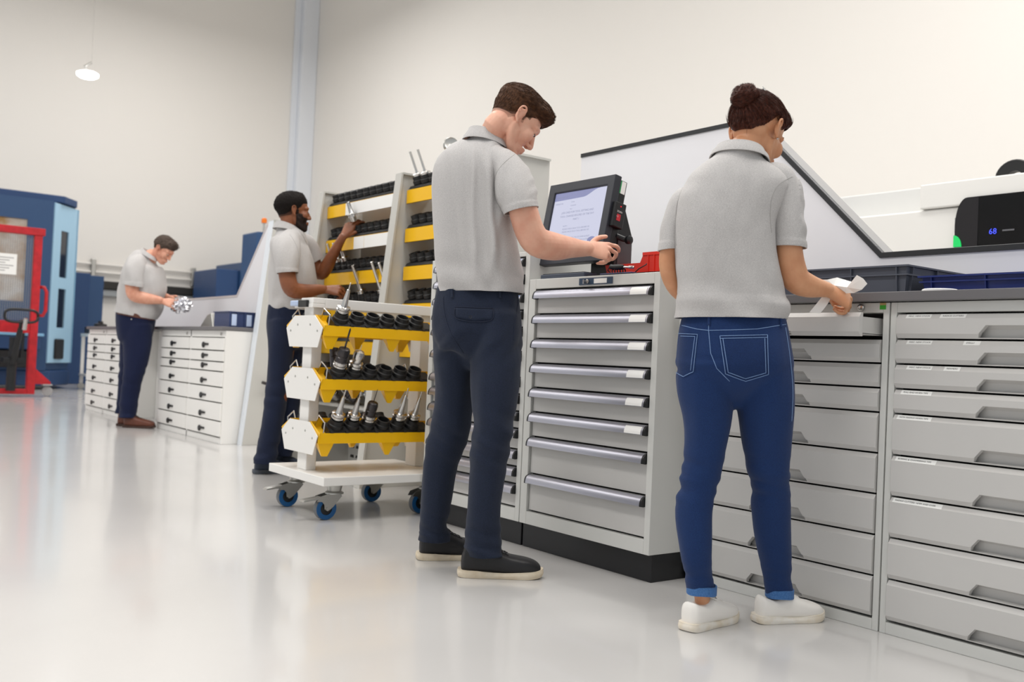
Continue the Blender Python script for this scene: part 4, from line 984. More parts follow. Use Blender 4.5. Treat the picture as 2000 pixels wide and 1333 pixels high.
# ------------------------------------------------------------------ heads, hair, hands, shoes
def frame(f, u):
    f = V(f).normalized(); u = V(u); u = (u-f*u.dot(f)).normalized(); l = u.cross(f)
    return f, l, u
def head_mtx(o, phi, th, roll=0, k=1.0):
    """face turned phi degrees from the right of the view towards away, tipped down by th degrees"""
    p, t = radians(phi), radians(th)
    f = rfz(cos(p)*cos(t), sin(p)*cos(t), -sin(t)); u = rfz(cos(p)*sin(t), sin(p)*sin(t), cos(t))
    l = u.cross(f)
    if roll: a = radians(roll); u, l = u*cos(a)+l*sin(a), l*cos(a)-u*sin(a)
    m_ = Matrix((f, l, u)).transposed().to_4x4() @ Matrix.Scale(k, 4); m_.translation = o
    return m_
def head_bm(bm, H, male=True, ears=True, nose=True):
    E_ = lambda c, r: ell(bm, c, r, H)
    E_((-.014, 0, .034), (.097, .075, .083)); E_((.010, 0, .040), (.080, .068, .076))
    E_((.030, 0, -.022), (.060, .058, .075)); E_((-.035, 0, -.015), (.060, .060, .055))
    for s in (-1, 1):
        tube3(bm, [(-.004, .050*s, -.036), (.006, .047*s, -.068), (.035, .034*s, -.096), (.070, .012*s, -.108)], [.020, .017, .017, .016] if male else [.018, .015, .015, .014], H)
        E_((.058, .040*s, -.026), (.026, .022, .030))
        E_((.074, .031*s, .001), (.014, .015, .012))
    for s in (-1, 1):
        tube3(bm, [(-.020, .036*s, -.030), (-.022, .030*s, -.060), (-.030, .022*s, -.085)], [.030, .026, .020] if male else [.026, .022, .016], H)
        tube3(bm, [(.010, .040*s, -.045), (.030, .028*s, -.075), (.050, .012*s, -.092)] if male else [(.008, .032*s, -.040), (.028, .022*s, -.064), (.050, .010*s, -.086)], [.026, .022, .018] if male else [.024, .019, .014], H)
    E_((.071, 0, -.104), (.019, .022, .016)); E_((.045, 0, -.085), (.045, .040 if male else .030, .030 if male else .024))
    tube3(bm, [(.070, -.045, .020), (.086, -.018, .024), (.088, 0, .022), (.086, .018, .024), (.070, .045, .020)], .0115 if male else .009, H)
    if nose:
        tube3(bm, [(.086, 0, .012), (.098, 0, -.012), (.108, 0, -.034)], [.0085, .0088, .0105], H); E_((.106, 0, -.038), (.012, .0115, .010))
        for s in (-1, 1): E_((.096, .013*s, -.041), (.011, .0075, .008))
        tube3(bm, [(.078, -.024, -.071), (.092, -.008, -.067), (.092, .008, -.067), (.078, .024, -.071)], [.003, .0068, .0068, .003], H)
        tube3(bm, [(.078, -.022, -.073), (.090, -.007, -.078), (.090, .007, -.078), (.078, .022, -.073)], [.003, .0075, .0075, .003], H)
    if ears:
        for s in (-1, 1):
            B = [( -.008, .074, -.026), (-.014, .079, -.002), (-.014, .082, .016)]
            ell(bm, (-.016, .076*s, -.002), (.015, .0055, .026), H)
            arc = [(-.002, .074, .006), (-.004, .080, .022), (-.016, .086, .030), (-.029, .088, .020), (-.030, .087, .002), (-.022, .083, -.016), (-.010, .078, -.030), (-.004, .073, -.028)]
            tube3(bm, [(a, b*s, c) for a, b, c in arc], [.0035, .004, .0042, .0045, .0042, .004, .0058, .004], H, sub=3, seg=8)
def shell(name, bvh, H, thick, material, parent, nu=110, nv=70, groove=None, lift=.0):
    """hair or beard: a skin over the head; thick(d) gives its depth for a direction in head axes (front, left, up)"""
    bm = bmesh.new(); grid = []; Hi = H.to_3x3(); c0 = H @ V((0, 0, .01)); sc = H.to_scale()[0]
    for j in range(nv+1):
        th = pi*j/nv; row = []
        for i in range(nu):
            ph = 2*pi*i/nu; d = V((sin(th)*cos(ph), sin(th)*sin(ph), cos(th)))
            t = thick(d)
            if t is None: row.append(None); continue
            w_ = (Hi @ d).normalized(); h = bvh.ray_cast(c0+w_*.4, -w_, .4)
            if h[0] is None: row.append(None); continue
            tt = t*(1+(groove(d) if groove else 0))
            row.append(bm.verts.new(h[0]+w_*(tt*sc+lift)))
        grid.append(row)
    for j in range(nv):
        for i in range(nu):
            f = [grid[j][i], grid[j+1][i], grid[j+1][(i+1) % nu], grid[j][(i+1) % nu]]
            f = [q for k, q in enumerate(f) if q is not None and q not in f[:k]]
            if len(f) >= 3:
                try: bm.faces.new(f)
                except ValueError: pass
    bmesh.ops.remove_doubles(bm, verts=bm.verts, dist=.0004)
    me = bpy.data.meshes.new(name); bm.to_mesh(me); bm.free()
    return finish(name, me, material, parent)
def strands(name, hair, H, n, length, flow, material, parent, r=.0007, lift=.25, curl=.0, seed=1):
    """single hairs lying over the hair's surface, following a flow given in head axes"""
    rnd = random.Random(seed); me = hair.data; Hi = H.inverted(); R3 = H.to_3x3(); off = V(hair.location)+V(parent.location)*0
    pol = [p for p in me.polygons]; ar = []; t = 0
    for p in pol: t += p.area; ar.append(t)
    import bisect
    bvh = bvh_of(me); vs = []; fs = []
    for _ in range(n):
        p = pol[min(bisect.bisect(ar, rnd.random()*t), len(pol)-1)]
        c = V(p.center)+V((rnd.uniform(-1, 1), rnd.uniform(-1, 1), rnd.uniform(-1, 1)))*.0015; nn = V(p.normal)
        d = Hi @ c; d = d/max(d.length, 1e-6)
        if nn.dot(R3 @ d) < 0: nn = -nn
        f, L, lf = flow(d, rnd); f = R3 @ V(f); f = f-nn*f.dot(nn)
        if f.length < 1e-4: continue
        f.normalize(); L = L*rnd.uniform(.6, 1.2); q = c-nn*.001; base = len(vs); K = 5
        for k in range(K):
            s_ = k/(K-1); w_ = r*(1-.85*s_)
            sd = f.cross(nn).normalized()
            vs += [q+sd*w_, q-sd*w_, q+nn*w_]
            if k:
                a = base+3*(k-1); b = base+3*k
                fs += [(a, a+1, b+1, b), (a+1, a+2, b+2, b+1), (a+2, a, b, b+2)]
            f2 = (f+nn*lf*(s_*.8)+V((rnd.uniform(-1, 1), rnd.uniform(-1, 1), rnd.uniform(-1, 1)))*curl).normalized()
            q = q+f2*L/(K-1)
            h = bvh.find_nearest(q)
            if h[0] is not None:
                e = (q-h[0]).length
                if lf < .1: q = q.lerp(h[0]+nn*.0012, .6)
    m_ = bpy.data.meshes.new(name); m_.from_pydata([tuple(v) for v in vs], [], fs)
    o = finish(name, m_, material, parent); o['kind'] = 'stuff'; return o
def hand_bm(bm, wrist, xdir, dorsal, curls, right=True, k=1.0, thumb=((.70, .62, -.35), (.85, .40, -.35), (.9, .2, -.4)), spread=(8, 2, -4, -10), rk=1.0):
    """curls: four (knuckle, middle, end) bends in degrees. Thumb on the side of the palm."""
    x = V(xdir).normalized(); z = V(dorsal); z = (z-x*z.dot(x)).normalized(); y = z.cross(x)
    s = 1 if right else -1
    M_ = Matrix((x, y*s, z)).transposed().to_4x4() @ Matrix.Scale(k, 4); M_.translation = wrist
    def T(p): return M_ @ V(p)
    # palm
    rows = [(0, 0, 0, .026, .019), (.022, .001, -.001, .030, .018), (.055, .001, -.002, .039, .0155), (.086, -.001, -.002, .042, .0125)]
    pr = [(*T(r[:3]), r[3]*k, r[4]*k) for r in rows]
    tube_bm(bm, pr, sub=3, seg=20, cap=.5, refv=z, ex=2.3)
    ell(bm, (0, 0, 0), (.030*k, .019*k, .014*k), Matrix.Translation(T((.030, .016, -.010))) @ M_.to_3x3().normalized().to_4x4())
    base = [(.090, .031, 0), (.094, .0105, .001), (.090, -.0105, 0), (.081, -.031, -.001)]
    lens = [(.043, .026, .020), (.048, .029, .021), (.044, .027, .021), (.033, .020, .018)]
    rad = [.0086, .0088, .0083, .0073]
    for i in range(4):
        p = V(base[i]); a = 0; sp = radians(spread[i]); pts = [V((.062, base[i][1]*.9, -.002)), p.copy()]; rs = [.008*rk, rad[i]*1.08*rk]
        for j in range(3):
            a += radians(curls[i][j]); d = V((cos(a)*cos(sp), sin(sp)*max(cos(a), .2), -sin(a)))
            d.normalize(); L = lens[i][j]
            if j == 0: pts.append(p+d*L*.5); rs.append(rad[i]*.96*rk)
            p = p+d*L; pts.append(p.copy()); rs.append(rad[i]*(1.0 if j == 0 else .92 if j == 1 else .74)*rk)
        pts = [T(q) for q in pts]
        # straight segments keep the knuckle bends crisp
        rows = [(*q, r*k, r*k) for q, r in zip(pts, rs)]
        tube_bm(bm, rows, sub=3, seg=12, cap=.8, refv=y)
    p = V((.020, .018, -.008)); pts = [V((.008, .010, -.006)), p.copy()]; rs = [.010, .0125]
    for d, L, r in zip(thumb, (.040, .034, .026), (.0108, .0098, .0078)):
        p = p+V(d).normalized()*L; pts.append(p.copy()); rs.append(r)
    tube_bm(bm, [(*T(q), r*k*rk, r*k*rk) for q, r in zip(pts, rs)], sub=3, seg=12, cap=.8, refv=z)
def shoe(parent, heel, toe, mats_, width=.100, sole_h=.026, ankle=None, top=.115, high=True, toe_h=.070, lace_mat='lace_black', name='shoe', voxel=.0032):
    """a shoe from heel to toe on the floor; parts: sole, laces"""
    heel, toe = V(heel), V(toe); heel.z = toe.z = 0
    x = (toe-heel); L = x.length; x.normalize(); y = Z0.cross(x)
    M_ = Matrix((x, y, Z0)).transposed().to_4x4(); M_.translation = heel
    w_ = width/2; h0 = sole_h*.45
    if high: sec = [(.055, .50, top*.70), (.085, .66, top*.92), (.16, .76, top), (.32, .80, top*.98), (.45, .86, top*.82), (.58, .95, toe_h*1.12), (.70, .99, toe_h*1.02), (.81, .95, toe_h*.94), (.90, .80, toe_h*.82), (.955, .58, toe_h*.66)]
    else: sec = [(.055, .48, top*.84), (.085, .66, top*.94), (.16, .76, top*.88), (.28, .79, top*.86), (.40, .85, top*1.0), (.50, .91, top*.93), (.60, .97, toe_h*1.16), (.72, .99, toe_h*1.0), (.83, .93, toe_h*.90), (.91, .77, toe_h*.78), (.96, .55, toe_h*.62)]
    bm = bmesh.new()
    rows = [(*(M_ @ V((a*L, .06*w_*max(0, sin(pi*(a-.35)/.65)), h0+(c-h0)/2))), b*w_, (c-h0)/2) for a, b, c in sec]
    tube_bm(bm, rows, sub=4, seg=32, cap=.22, refv=Z0, ex=2.9, fixt=x)
    if ankle is not None:
        A = V(ankle); B = M_ @ V((.20*L, 0, .06))
        tube_bm(bm, [(*B, w_*.72, w_*1.0), (*((A+B)/2), w_*.66, w_*.86), (*A, w_*.66, w_*.82)], sub=3, seg=20, cap=.2, refv=x)
    me = blend(bm, voxel, 4)
    if not high:   # the open collar of a low shoe, a dip round the ankle
        def dip(q, n_):
            l = M_.inverted() @ q; a = l.x/L
            return -.006*max(0, 1-((a-.22)/.13)**2-(l.y/(w_*.62))**2) if l.z > .05 else 0
        displace(me, dip)
    up = finish(name, me, mats_[0], parent)
    prof = [(0, .0), (.004, .36), (.02, .58), (.07, .74), (.20, .80), (.36, .82), (.50, .90), (.62, 1.0), (.74, 1.03), (.85, .95), (.93, .76), (.98, .46), (.998, .18), (1.0, 0)]
    pts = catmull([list(p) for p in prof], 3)
    off = lambda a: .06*w_*max(0, sin(pi*(a-.35)/.65))
    outl = [(a*L, b*w_+off(a)) for a, b in pts]+[(a*L, -b*w_+off(a)) for a, b in pts[::-1][1:-1]]
    def zt(a): a /= L; return sole_h*(1.05-.20*sin(pi*min(max((a-.2)/.6, 0), 1)))+.010*max(0, (a-.80)/.20)**2
    def zb(a): a /= L; return .0006+.009*max(0, (a-.78)/.22)**2+.002*max(0, (.08-a)/.08)
    lay = []
    for kz, o_ in ((0, -.006), (0, -.0015), (.35, .0015), (.72, .0012), (.78, -.0002), (1, -.0004), (1, -.008)):
        ring = []
        for a, b in outl:
            ca, cb = .5*L, 0; d = V((a-ca, b-cb, 0)); d = d*(1+o_/max(d.length, .02))
            ring.append(M_ @ V((ca+d.x, d.y, zb(a)+kz*(zt(a)-zb(a)))))
        lay.append(ring)
    n = len(outl); vs = [p for r in lay for p in r]; sm_ = MB()
    fs = [(i*n+k, i*n+(k+1) % n, (i+1)*n+(k+1) % n, (i+1)*n+k) for i in range(len(lay)-1) for k in range(n)]+[tuple(range(n))[::-1], tuple(range((len(lay)-1)*n, len(lay)*n))]
    sm_.add(vs, fs); sm_.build('sole', mats_[1], up, smooth=45)
    bv = bvh_of(me)
    def drop(a, b, e=.0015):
        o = M_ @ V((a*L, b*w_, .3)); h = bv.ray_cast(o, V((0, 0, -1))); return h[0]+h[1]*e if h[0] is not None else None
    a0 = .36 if high else .40
    for k in range(5):
        a = a0+k*.045; P = [drop(a+.015*sin(t*pi), -.40+.80*t) for t in [q/8 for q in range(9)]]; P = [p for p in P if p is not None]
        if len(P) > 2: MB().tube(P, .0026, 6).build('lace', lace_mat, up, smooth=True)
    for s in (-1, 1):
        P = [drop(a0+.22-.22*t, s*(.42-.02*t), .0008) for t in [q/6 for q in range(7)]]; P = [p for p in P if p is not None]
        if len(P) > 2: MB().tube(P, .0016, 6).build('eyelet_edge', mats_[0], up, smooth=True)
        P = [drop(a, s*b, .006) for a, b in ((a0, .0), (a0-.02, .35), (a0+.03, .66), (a0+.07, .40), (a0+.03, .05))]; P = [p for p in P if p is not None]
        if len(P) > 2: MB().tube(P, .0021, 6).build('lace', lace_mat, up, smooth=True)
    return up, M_, L
mat('lace_black', '#1c1b1c', .7); mat('lace_white', '#efece6', .7)
def cloth(name, color, color2, sc=900, bump=.25, rough=.9, stretch=(1, 1, 1), detail=260):
    m_ = bpy.data.materials.new(name); m_.use_nodes = True; nt = m_.node_tree; b = nt.nodes['Principled BSDF']
    b.inputs['Roughness'].default_value = rough; b.inputs['Specular IOR Level'].default_value = .2
    b.inputs['Sheen Weight'].default_value = .08
    tc = nt.nodes.new('ShaderNodeTexCoord'); mp = nt.nodes.new('ShaderNodeMapping'); nt.links.new(tc.outputs['Object'], mp.inputs[0]); mp.inputs['Scale'].default_value = stretch
    n1 = nt.nodes.new('ShaderNodeTexNoise'); n1.inputs['Scale'].default_value = detail; n1.inputs['Detail'].default_value = 3; nt.links.new(mp.outputs[0], n1.inputs['Vector'])
    r_ = nt.nodes.new('ShaderNodeMapRange'); r_.inputs[1].default_value = .38; r_.inputs[2].default_value = .62; nt.links.new(n1.outputs[0], r_.inputs[0])
    mx = nt.nodes.new('ShaderNodeMix'); mx.data_type = 'RGBA'; mx.inputs[6].default_value = hexc(color); mx.inputs[7].default_value = hexc(color2)
    nt.links.new(r_.outputs[0], mx.inputs[0]); nt.links.new(mx.outputs[2], b.inputs['Base Color'])
    n2 = nt.nodes.new('ShaderNodeTexNoise'); n2.inputs['Scale'].default_value = sc; n2.inputs['Detail'].default_value = 2; nt.links.new(tc.outputs['Object'], n2.inputs['Vector'])
    bp = nt.nodes.new('ShaderNodeBump'); bp.inputs['Strength'].default_value = bump; bp.inputs['Distance'].default_value = .0008
    nt.links.new(n2.outputs[0], bp.inputs['Height']); nt.links.new(bp.outputs[0], b.inputs['Normal'])
    MATS[name] = m_
cloth('shirt_grey', '#c6c3c1', '#b2afae', sc=700, bump=.15, detail=300, stretch=(1, 1, 3.0))
cloth('trouser_navy', '#242b3d', '#202736', sc=1400, bump=.2)
cloth('jeans_blue', '#1e3663', '#192d55', sc=1200, bump=.3, detail=260, stretch=(3, 3, 1))
cloth('jeans_pocket', '#1c325d', '#172a4f', sc=1200, bump=.3, detail=260, stretch=(3, 3, 1))
cloth('jeans_turnup', '#4a74aa', '#3f679b', sc=1200, bump=.3, detail=260)
cloth('trouser_dark', '#20283f', '#1b2236', sc=1200, bump=.2)
cloth('jeans_dark', '#18203e', '#151b35', sc=1200, bump=.2)
mat('stitch_blue', '#7f9cc8', .8); mat('seam_navy', '#1d2438', .8); mat('seam_grey', '#a8a5a3', .9)
def skin(name, col, col2, rough=.45):
    m_ = mat(name, col, rough, vary=.2, vscale=16, vcol=col2, bump=.06, bscale=500)
    b = m_.node_tree.nodes['Principled BSDF']; b.inputs['Subsurface Weight'].default_value = .12; b.inputs['Subsurface Radius'].default_value = (.9, .35, .2); b.inputs['Subsurface Scale'].default_value = .006
skin('skin_fair', '#e6b39a', '#dba088'); skin('skin_warm', '#d29a74', '#c68a64'); skin('skin_dark', '#8d5638', '#7d4a30'); skin('skin_ruddy', '#dfa68c', '#cf8d74')
def hairmat(name, c1, c2, sc=(60, 60, 8), rough=.42):
    m_ = mat(name, c1, rough, bump=.5, bscale=3.0, bstretch=sc, vary=.5, vscale=2.2, vcol=c2)
hairmat('hair_brown', '#573823', '#3a2417', (40, 90, 40), .6); hairmat('hair_auburn', '#4f2619', '#30160e', (70, 70, 70), .5); hairmat('hair_black', '#1a1311', '#110d0b', (90, 90, 90), .75); hairmat('hair_grey', '#42352d', '#5e5149', (60, 60, 60), .65)
for k in ('hair_brown', 'hair_auburn', 'hair_black', 'hair_grey'): MATS[k].node_tree.nodes['Principled BSDF'].inputs['Specular IOR Level'].default_value = .22
mat('stubble_brown', '#3f2b21', .8, alpha=.5); mat('stubble_light', '#5a3828', .8, alpha=.12); mat('stubble_thin', '#4a3226', .8, alpha=.25); mat('beard_black', '#241814', .85, alpha=.86); mat('fade_black', '#1d1412', .8, alpha=.55)
mat('brow_dark', '#2c1e18', .8); mat('eye_white', '#e8e4e0', .25); mat('eye_dark', '#241812', .2)
def face_bits(H, parent, brow='brow_dark', both=True):
    for s in ((-1, 1) if both else (-1,)):
        bm = bmesh.new(); tube3(bm, [(.081, .016*s, .026), (.083, .030*s, .031), (.072, .050*s, .025)], [.0026, .0036, .002], H, seg=8)
        me = bpy.data.meshes.new('eyebrow'); bm.to_mesh(me); bm.free(); finish('eyebrow', me, brow, parent)
        bm = bmesh.new(); tube3(bm, [(.0845, .020*s, -.004), (.0878, .031*s, -.0055), (.081, .044*s, -.003)], [.0014, .0022, .0014], H, seg=8)
        me = bpy.data.meshes.new('eyelashes'); bm.to_mesh(me); bm.free(); finish('eyelashes', me, 'brow_dark', parent)
        bm = bmesh.new(); ell(bm, (.0775, .031*s, -.002), (.0105, .0118, .0085), H)
        me = bpy.data.meshes.new('eye'); bm.to_mesh(me); bm.free(); finish('eye', me, 'eye_white', parent)
def collar(parent, c, ax, fwd, ra, rb, h, material='shirt_grey', flare=.006, gap=None):
    """folded polo collar round the neck: ax up axis, fwd the open front; ra to the side, rb fore and aft"""
    ax = V(ax).normalized(); f = V(fwd); f = (f-ax*f.dot(ax)).normalized(); s = ax.cross(f); c = V(c)
    prof = [(-.003, -.006), (-.002, h*.55), (0, h*.92), (.003, h), (.007, h*.96), (.011, h*.6), (.015+flare, h*.12), (.019+flare, -.012), (.016+flare, -.0125), (.008, h*.25)]
    mb = MB(); rows = []; N = 48; g = radians(14)
    for k in range(N+1):
        a = g+(2*pi-2*g)*k/N
        fr = (1+cos(a))/2                       # 1 at the open front
        P = []
        for r, z in prof:
            z2 = z*(1-.25*fr)-.030*fr**1.5
            P.append(c+f*(cos(a)*(rb+r))+s*(sin(a)*(ra+r))+ax*(z2+.006*(1-fr)))
        rows.append(P)
    mb.sweep(rows)
    for R_ in (rows[0], rows[-1]): mb.add(R_, [tuple(range(len(R_)))])
    return mb.build('collar', material, parent, smooth=50)
def fold_noise(p, s, seed=0): return noise.noise(V((p.x*s[0]+seed, p.y*s[1]-seed, p.z*s[2]+seed*.7)))
# ================================================================== man at the touch screen
def rows_px(D, rows):
    out = []
    for px, py, dd, w_, dm in rows: out.append((*pt(px, py, D+dd), w_*(D+dd)/FPX, dm))
    return out
D1 = 3.64
def man_one():
    base = V((2.15, 2.95, 0))
    H = head_mtx(pt(1007, 236, D1-.02), 22, 37, k=.985)
    wrist = pt(1143, 486, D1+.085); hx = rfz(1, .12, -.04); hz = rfz(.05, -.85, .42)
    # ---- body
    bm = bmesh.new(); head_bm(bm, H)
    neck_b = pt(955, 300, D1+.0)
    tube_bm(bm, [(*(H @ V((-.030, 0, -.005))), .046, .052), (*(H @ V((-.042, 0, -.070))), .049, .054), (*pt(968, 268, D1), .058, .060), (*neck_b, .075, .075)], sub=4, seg=22)
    tube_bm(bm, rows_px(D1, [(950, 298, 0, 34, .09), (935, 340, 0, 66, .11), (930, 420, 0, 68, .11), (938, 520, 0, 66, .10), (934, 600, 0, 68, .105), (934, 670, .0, 64, .10)]), seg=28, ex=2.3)
    tube_bm(bm, rows_px(D1, [(985, 328, -.08, 24, .05), (1010, 372, -.13, 26, .050), (1022, 412, -.15, 28.5, .052), (1034, 450, -.14, 29, .050), (1050, 473, -.12, 29.5, .050), (1082, 482, -.06, 27.5, .048), (1112, 484, .01, 21, .040), (1138, 486, .065, 16.2, .030), (1150, 486, .09, 15, .026)]), seg=22)
    tube_bm(bm, rows_px(D1, [(880, 325, .10, 26, .05), (872, 400, .14, 22, .045), (880, 470, .22, 22, .045), (905, 505, .30, 18, .036), (928, 510, .36, 14, .030)]), seg=18)
    hand_bm(bm, pt(928, 510, D1+.36), rfz(.3, 1, 0), rfz(0, .2, 1), [(30, 40, 20)]*4, right=False)
    hand_bm(bm, wrist, hx, hz, [(22, 34, 20), (40, 46, 24), (64, 66, 30), (74, 72, 30)], right=True, k=.98,
            thumb=((.52, .85, -.10), (.80, .60, -.15), (.92, .35, -.20)), spread=(7, 1, -4, -9))
    for rows in ([(905, 660, .06, 34, .075), (888, 769, .10, 26, .065), (878, 833, .13, 24, .06), (858, 920, .17, 21, .055), (847, 1010, .20, 13, .038), (850, 1062, .215, 9, .026)],
                 [(968, 660, -.06, 34, .075), (966, 760, -.09, 28, .065), (962, 833, -.10, 25, .06), (952, 920, -.10, 22, .055), (945, 1030, -.07, 14, .04), (940, 1085, -.05, 10, .028)]):
        tube_bm(bm, rows_px(D1, rows), seg=18)
    me = blend(bm, .0030, 6)
    p = finish('person', me, 'skin_fair', None, origin=base)
    tag(p, 'man in grey polo and navy trousers reaching his right hand to the touch screen', 'person', 'four people in grey polo shirts')
    # ---- hair
    sb_ = bmesh.new(); head_bm(sb_, H, ears=False, nose=False); sk = blend(sb_, .0045, 4); bv = bvh_of(sk)
    def top(d):
        x, y, z = d
        lim = .34 if x > .55 else (-.02+.36*(x-.15)/.4 if x > .15 else (.0 if x > -.15 else .0-.34*min(1, (-.15-x)/.5)))
        if z < lim: return None
        if x > .50 and z < .36: return None
        t = max(0, min(1, (z-.26-.10*x)/.34)); t = t*t*(3-2*t)
        q = min(.0035, .0008+.018*(z-lim))+.0145*t
        fr = max(0, min(1, (x-.20)/.5))*max(0, min(1, (z-.34)/.25)); q += .022*fr
        return q
    def gr(d): return .16*noise.noise(V((d.x*5, d.y*26, d.z*6)))+.10*noise.noise(V((d.x*14, d.y*50, d.z*14)))
    hr = shell('hair', bv, H, top, 'hair_brown', p, nu=170, nv=100, groove=gr)
    def flow(d, rnd):
        if d.z > .45 or (d.x > .4 and d.z > .2): return (1, rnd.uniform(-.25, .25), .30), .034, .07
        return (-.45, 0, -1), .014, .04
    strands('hair_strands', hr, H, 3400, .03, flow, 'hair_brown', p, r=.0007, curl=.10)
    def fade(d):
        x, y, z = d
        if z > .30 or x > .42: return None
        lim = -.40 if x < -.5 else (-.40+.36*(x+.5)/.4 if x < -.1 else (-.06 if x < .05 else -.26 if x < .20 else .02))
        return None if z < lim else .0010
    def fade2(d):
        x, y, z = d
        if z > .1 or x > .25: return None
        lim = -.62 if x < -.5 else (-.62+.44*(x+.5)/.4 if x < -.1 else (-.14 if x < .05 else -.40))
        return None if z < lim else .0006
    shell('hair_stubble', bv, H, fade, 'stubble_brown', p, nu=120, nv=90)
    shell('hair_stubble', bv, H, fade2, 'stubble_thin', p, nu=120, nv=90)
    face_bits(H, p)
    # ---- shirt
    bm = bmesh.new()
    tube_bm(bm, rows_px(D1, [(951, 266, .0, 38, .066), (950, 280, .0, 42, .072), (946, 294, 0, 57, .095), (938, 318, 0, 74, .125), (927, 352, 0, 82, .140), (926, 404, 0, 81, .145), (933, 470, 0, 83, .145), (940, 536, 0, 86, .145), (942, 562, 0, 85, .142), (940, 586, 0, 80, .135)]), seg=40, ex=2.25, sub=5)
    me = blend(bm, .0055, 9)
    bm = bmesh.new(); tube_bm(bm, rows_px(D1, [(962, 318, .0, 30, .075), (985, 325, -.055, 34, .080), (1004, 346, -.10, 38, .075), (1013, 378, -.135, 37, .073), (1021, 408, -.15, 34.5, .072), (1025, 430, -.152, 34, .07)]), seg=32, sub=6)
    sl1 = blend(bm, .0050, 6)
    bm = bmesh.new(); tube_bm(bm, rows_px(D1, [(920, 312, .03, 30, .06), (892, 330, .09, 34, .065), (876, 368, .13, 31, .065), (872, 395, .14, 30, .065), (872, 418, .15, 29, .06)]), seg=24)
    sl2 = blend(bm, .0055, 6)
    sh_n = rfz(.18, 0, -1)
    def folds(q, n_):
        l = q-base; a, b, z = l.dot(R0), l.dot(F0), q.z
        f = 0
        hem = max(0, 1-(z-1.05)/.22); arm = max(0, min(1, (a-.10)/.05))*(1 if z > 1.30 else 0)
        f += .020*noise.noise(V((a*11+z*1.1, b*3, z*1.3+2)))*(1-.6*arm)            # long drapes down the back
        f += .007*noise.noise(V((a*22+z*3, b*6, z*3.2)))*(1-.5*arm)
        f += hem*.016*noise.noise(V((a*9, b*9, z*15+a*4)))
        f += .011*arm*noise.noise(V((a*10, b*10, z*26-a*14)))
        for x0, sl, w_, am in ((-.095, .06, .013, .015), (-.035, .05, .015, .014), (.02, -.10, .018, .012), (-.06, .16, .014, .011)):   # long pulled ridges
            e = (a-x0-sl*(1.52-z)-.012*noise.noise(V((z*5, x0*40, 0))))/w_; f += am*exp(-e*e)*max(0, min(1, (1.60-z)/.12))*max(0, min(1, (z-1.06)/.12))*(1 if b < .05 else 0)
        return f
    for k in (me, sl1, sl2): displace(k, folds)
    cut(me, [(pt(940, 573, D1), rfz(.02, 0, -1), .30), (pt(950, 274, D1), rfz(-.05, .05, 1), .10)])
    cp = pt(1021.5, 411, D1-.15); cn = (pt(1026, 430, D1-.15)-pt(1019, 400, D1-.15)).normalized()
    cut(sl1, [(cp, cn, .12)]); cut(sl2, [(pt(872, 405, D1+.145), rfz(0, 0, -1), .10)])
    displace(sl1, lambda q, n_: .0024 if -.022 < (q-cp).dot(cn) else 0)
    join_mesh(me, [sl1, sl2])
    st = finish('polo_shirt', me, 'shirt_grey', p, solid=.0035)
    sbv = bvh_of(me)
    collar(p, pt(953, 279, D1+.0), rfz(.10, .06, 1), rfz(.8, .55, -.2), .068, .074, .036)
    seam('shoulder_seam', sbv, [(1006, 301), (985, 318), (970, 338), (966, 362), (972, 392)], .0009, 'seam_grey', st, off=.0002)
    # ---- trousers
    bm = bmesh.new()
    tube_bm(bm, rows_px(D1, [(935, 560, .0, 78, .115), (933, 580, .0, 82, .125), (931, 622, .0, 87, .142), (934, 655, .0, 85, .143), (936, 690, .0, 72, .10), (930, 712, .0, 40, .05)]), seg=36, ex=2.3)
    tube_bm(bm, rows_px(D1, [(890, 620, .04, 44, .125), (889, 660, .05, 44, .122), (887, 705, .07, 40, .108), (887, 769, .10, 38, .088), (879, 833, .13, 38, .078), (860, 906, .16, 34, .072), (852, 975, .18, 31, .068), (847, 1021, .19, 28.5, .066), (850, 1050, .20, 28, .066), (851, 1066, .20, 28, .066)]), seg=26)
    tube_bm(bm, rows_px(D1, [(972, 620, -.02, 46, .130), (972, 660, -.03, 48, .130), (970, 705, -.055, 49, .118), (967, 760, -.085, 47, .098), (963, 833, -.10, 40, .08), (952, 920, -.09, 36, .074), (946, 989, -.08, 32, .07), (946, 1048, -.065, 34.5, .07), (945, 1076, -.06, 35, .07), (945, 1094, -.06, 35, .07)]), seg=26)
    me = blend(bm, .0055, 18)
    def tf(q, n_):
        l = q-base; a, b, z = l.dot(R0), l.dot(F0), q.z; f = 0
        kn = max(0, 1-abs(z-.50)/.16); an = max(0, 1-(z-.10)/.14) if z < .30 else 0; hp = max(0, 1-abs(z-.85)/.10)
        f += .006*noise.noise(V((a*16, b*16, z*3)))
        f += .013*kn*noise.noise(V((a*7, b*7, z*20+a*9)))
        f += .016*an*noise.noise(V((a*6+9, b*8, z*26+a*6)))
        f += .011*hp*noise.noise(V((a*6, b*8, z*17-a*18)))
        return f
    displace(me, tf)
    cut(me, [(pt(851, 1056, D1+.20), rfz(.02, 0, -1), .12), (pt(945, 1084, D1-.06), rfz(.02, 0, -1), .12), (pt(935, 562, D1), rfz(0, 0, 1), .28)])
    for c_, zz in ((pt(851, 1056, D1+.20), .045), (pt(945, 1084, D1-.06), .045)):
        displace(me, lambda q, n_: .0028 if ((q-c_).length < .12 and q.z < c_.z+.033) else 0)
    tr = finish('trousers', me, 'trouser_navy', p, solid=.003)
    tb = bvh_of(me)
    patch('pocket_flap', tb, [(889, 601), (963, 604), (961, 624), (891, 621)], .0055, 'trouser_navy', tr, nx=16, ny=8, shape=lambda u: 1+.28*(1-abs(2*u-1)))
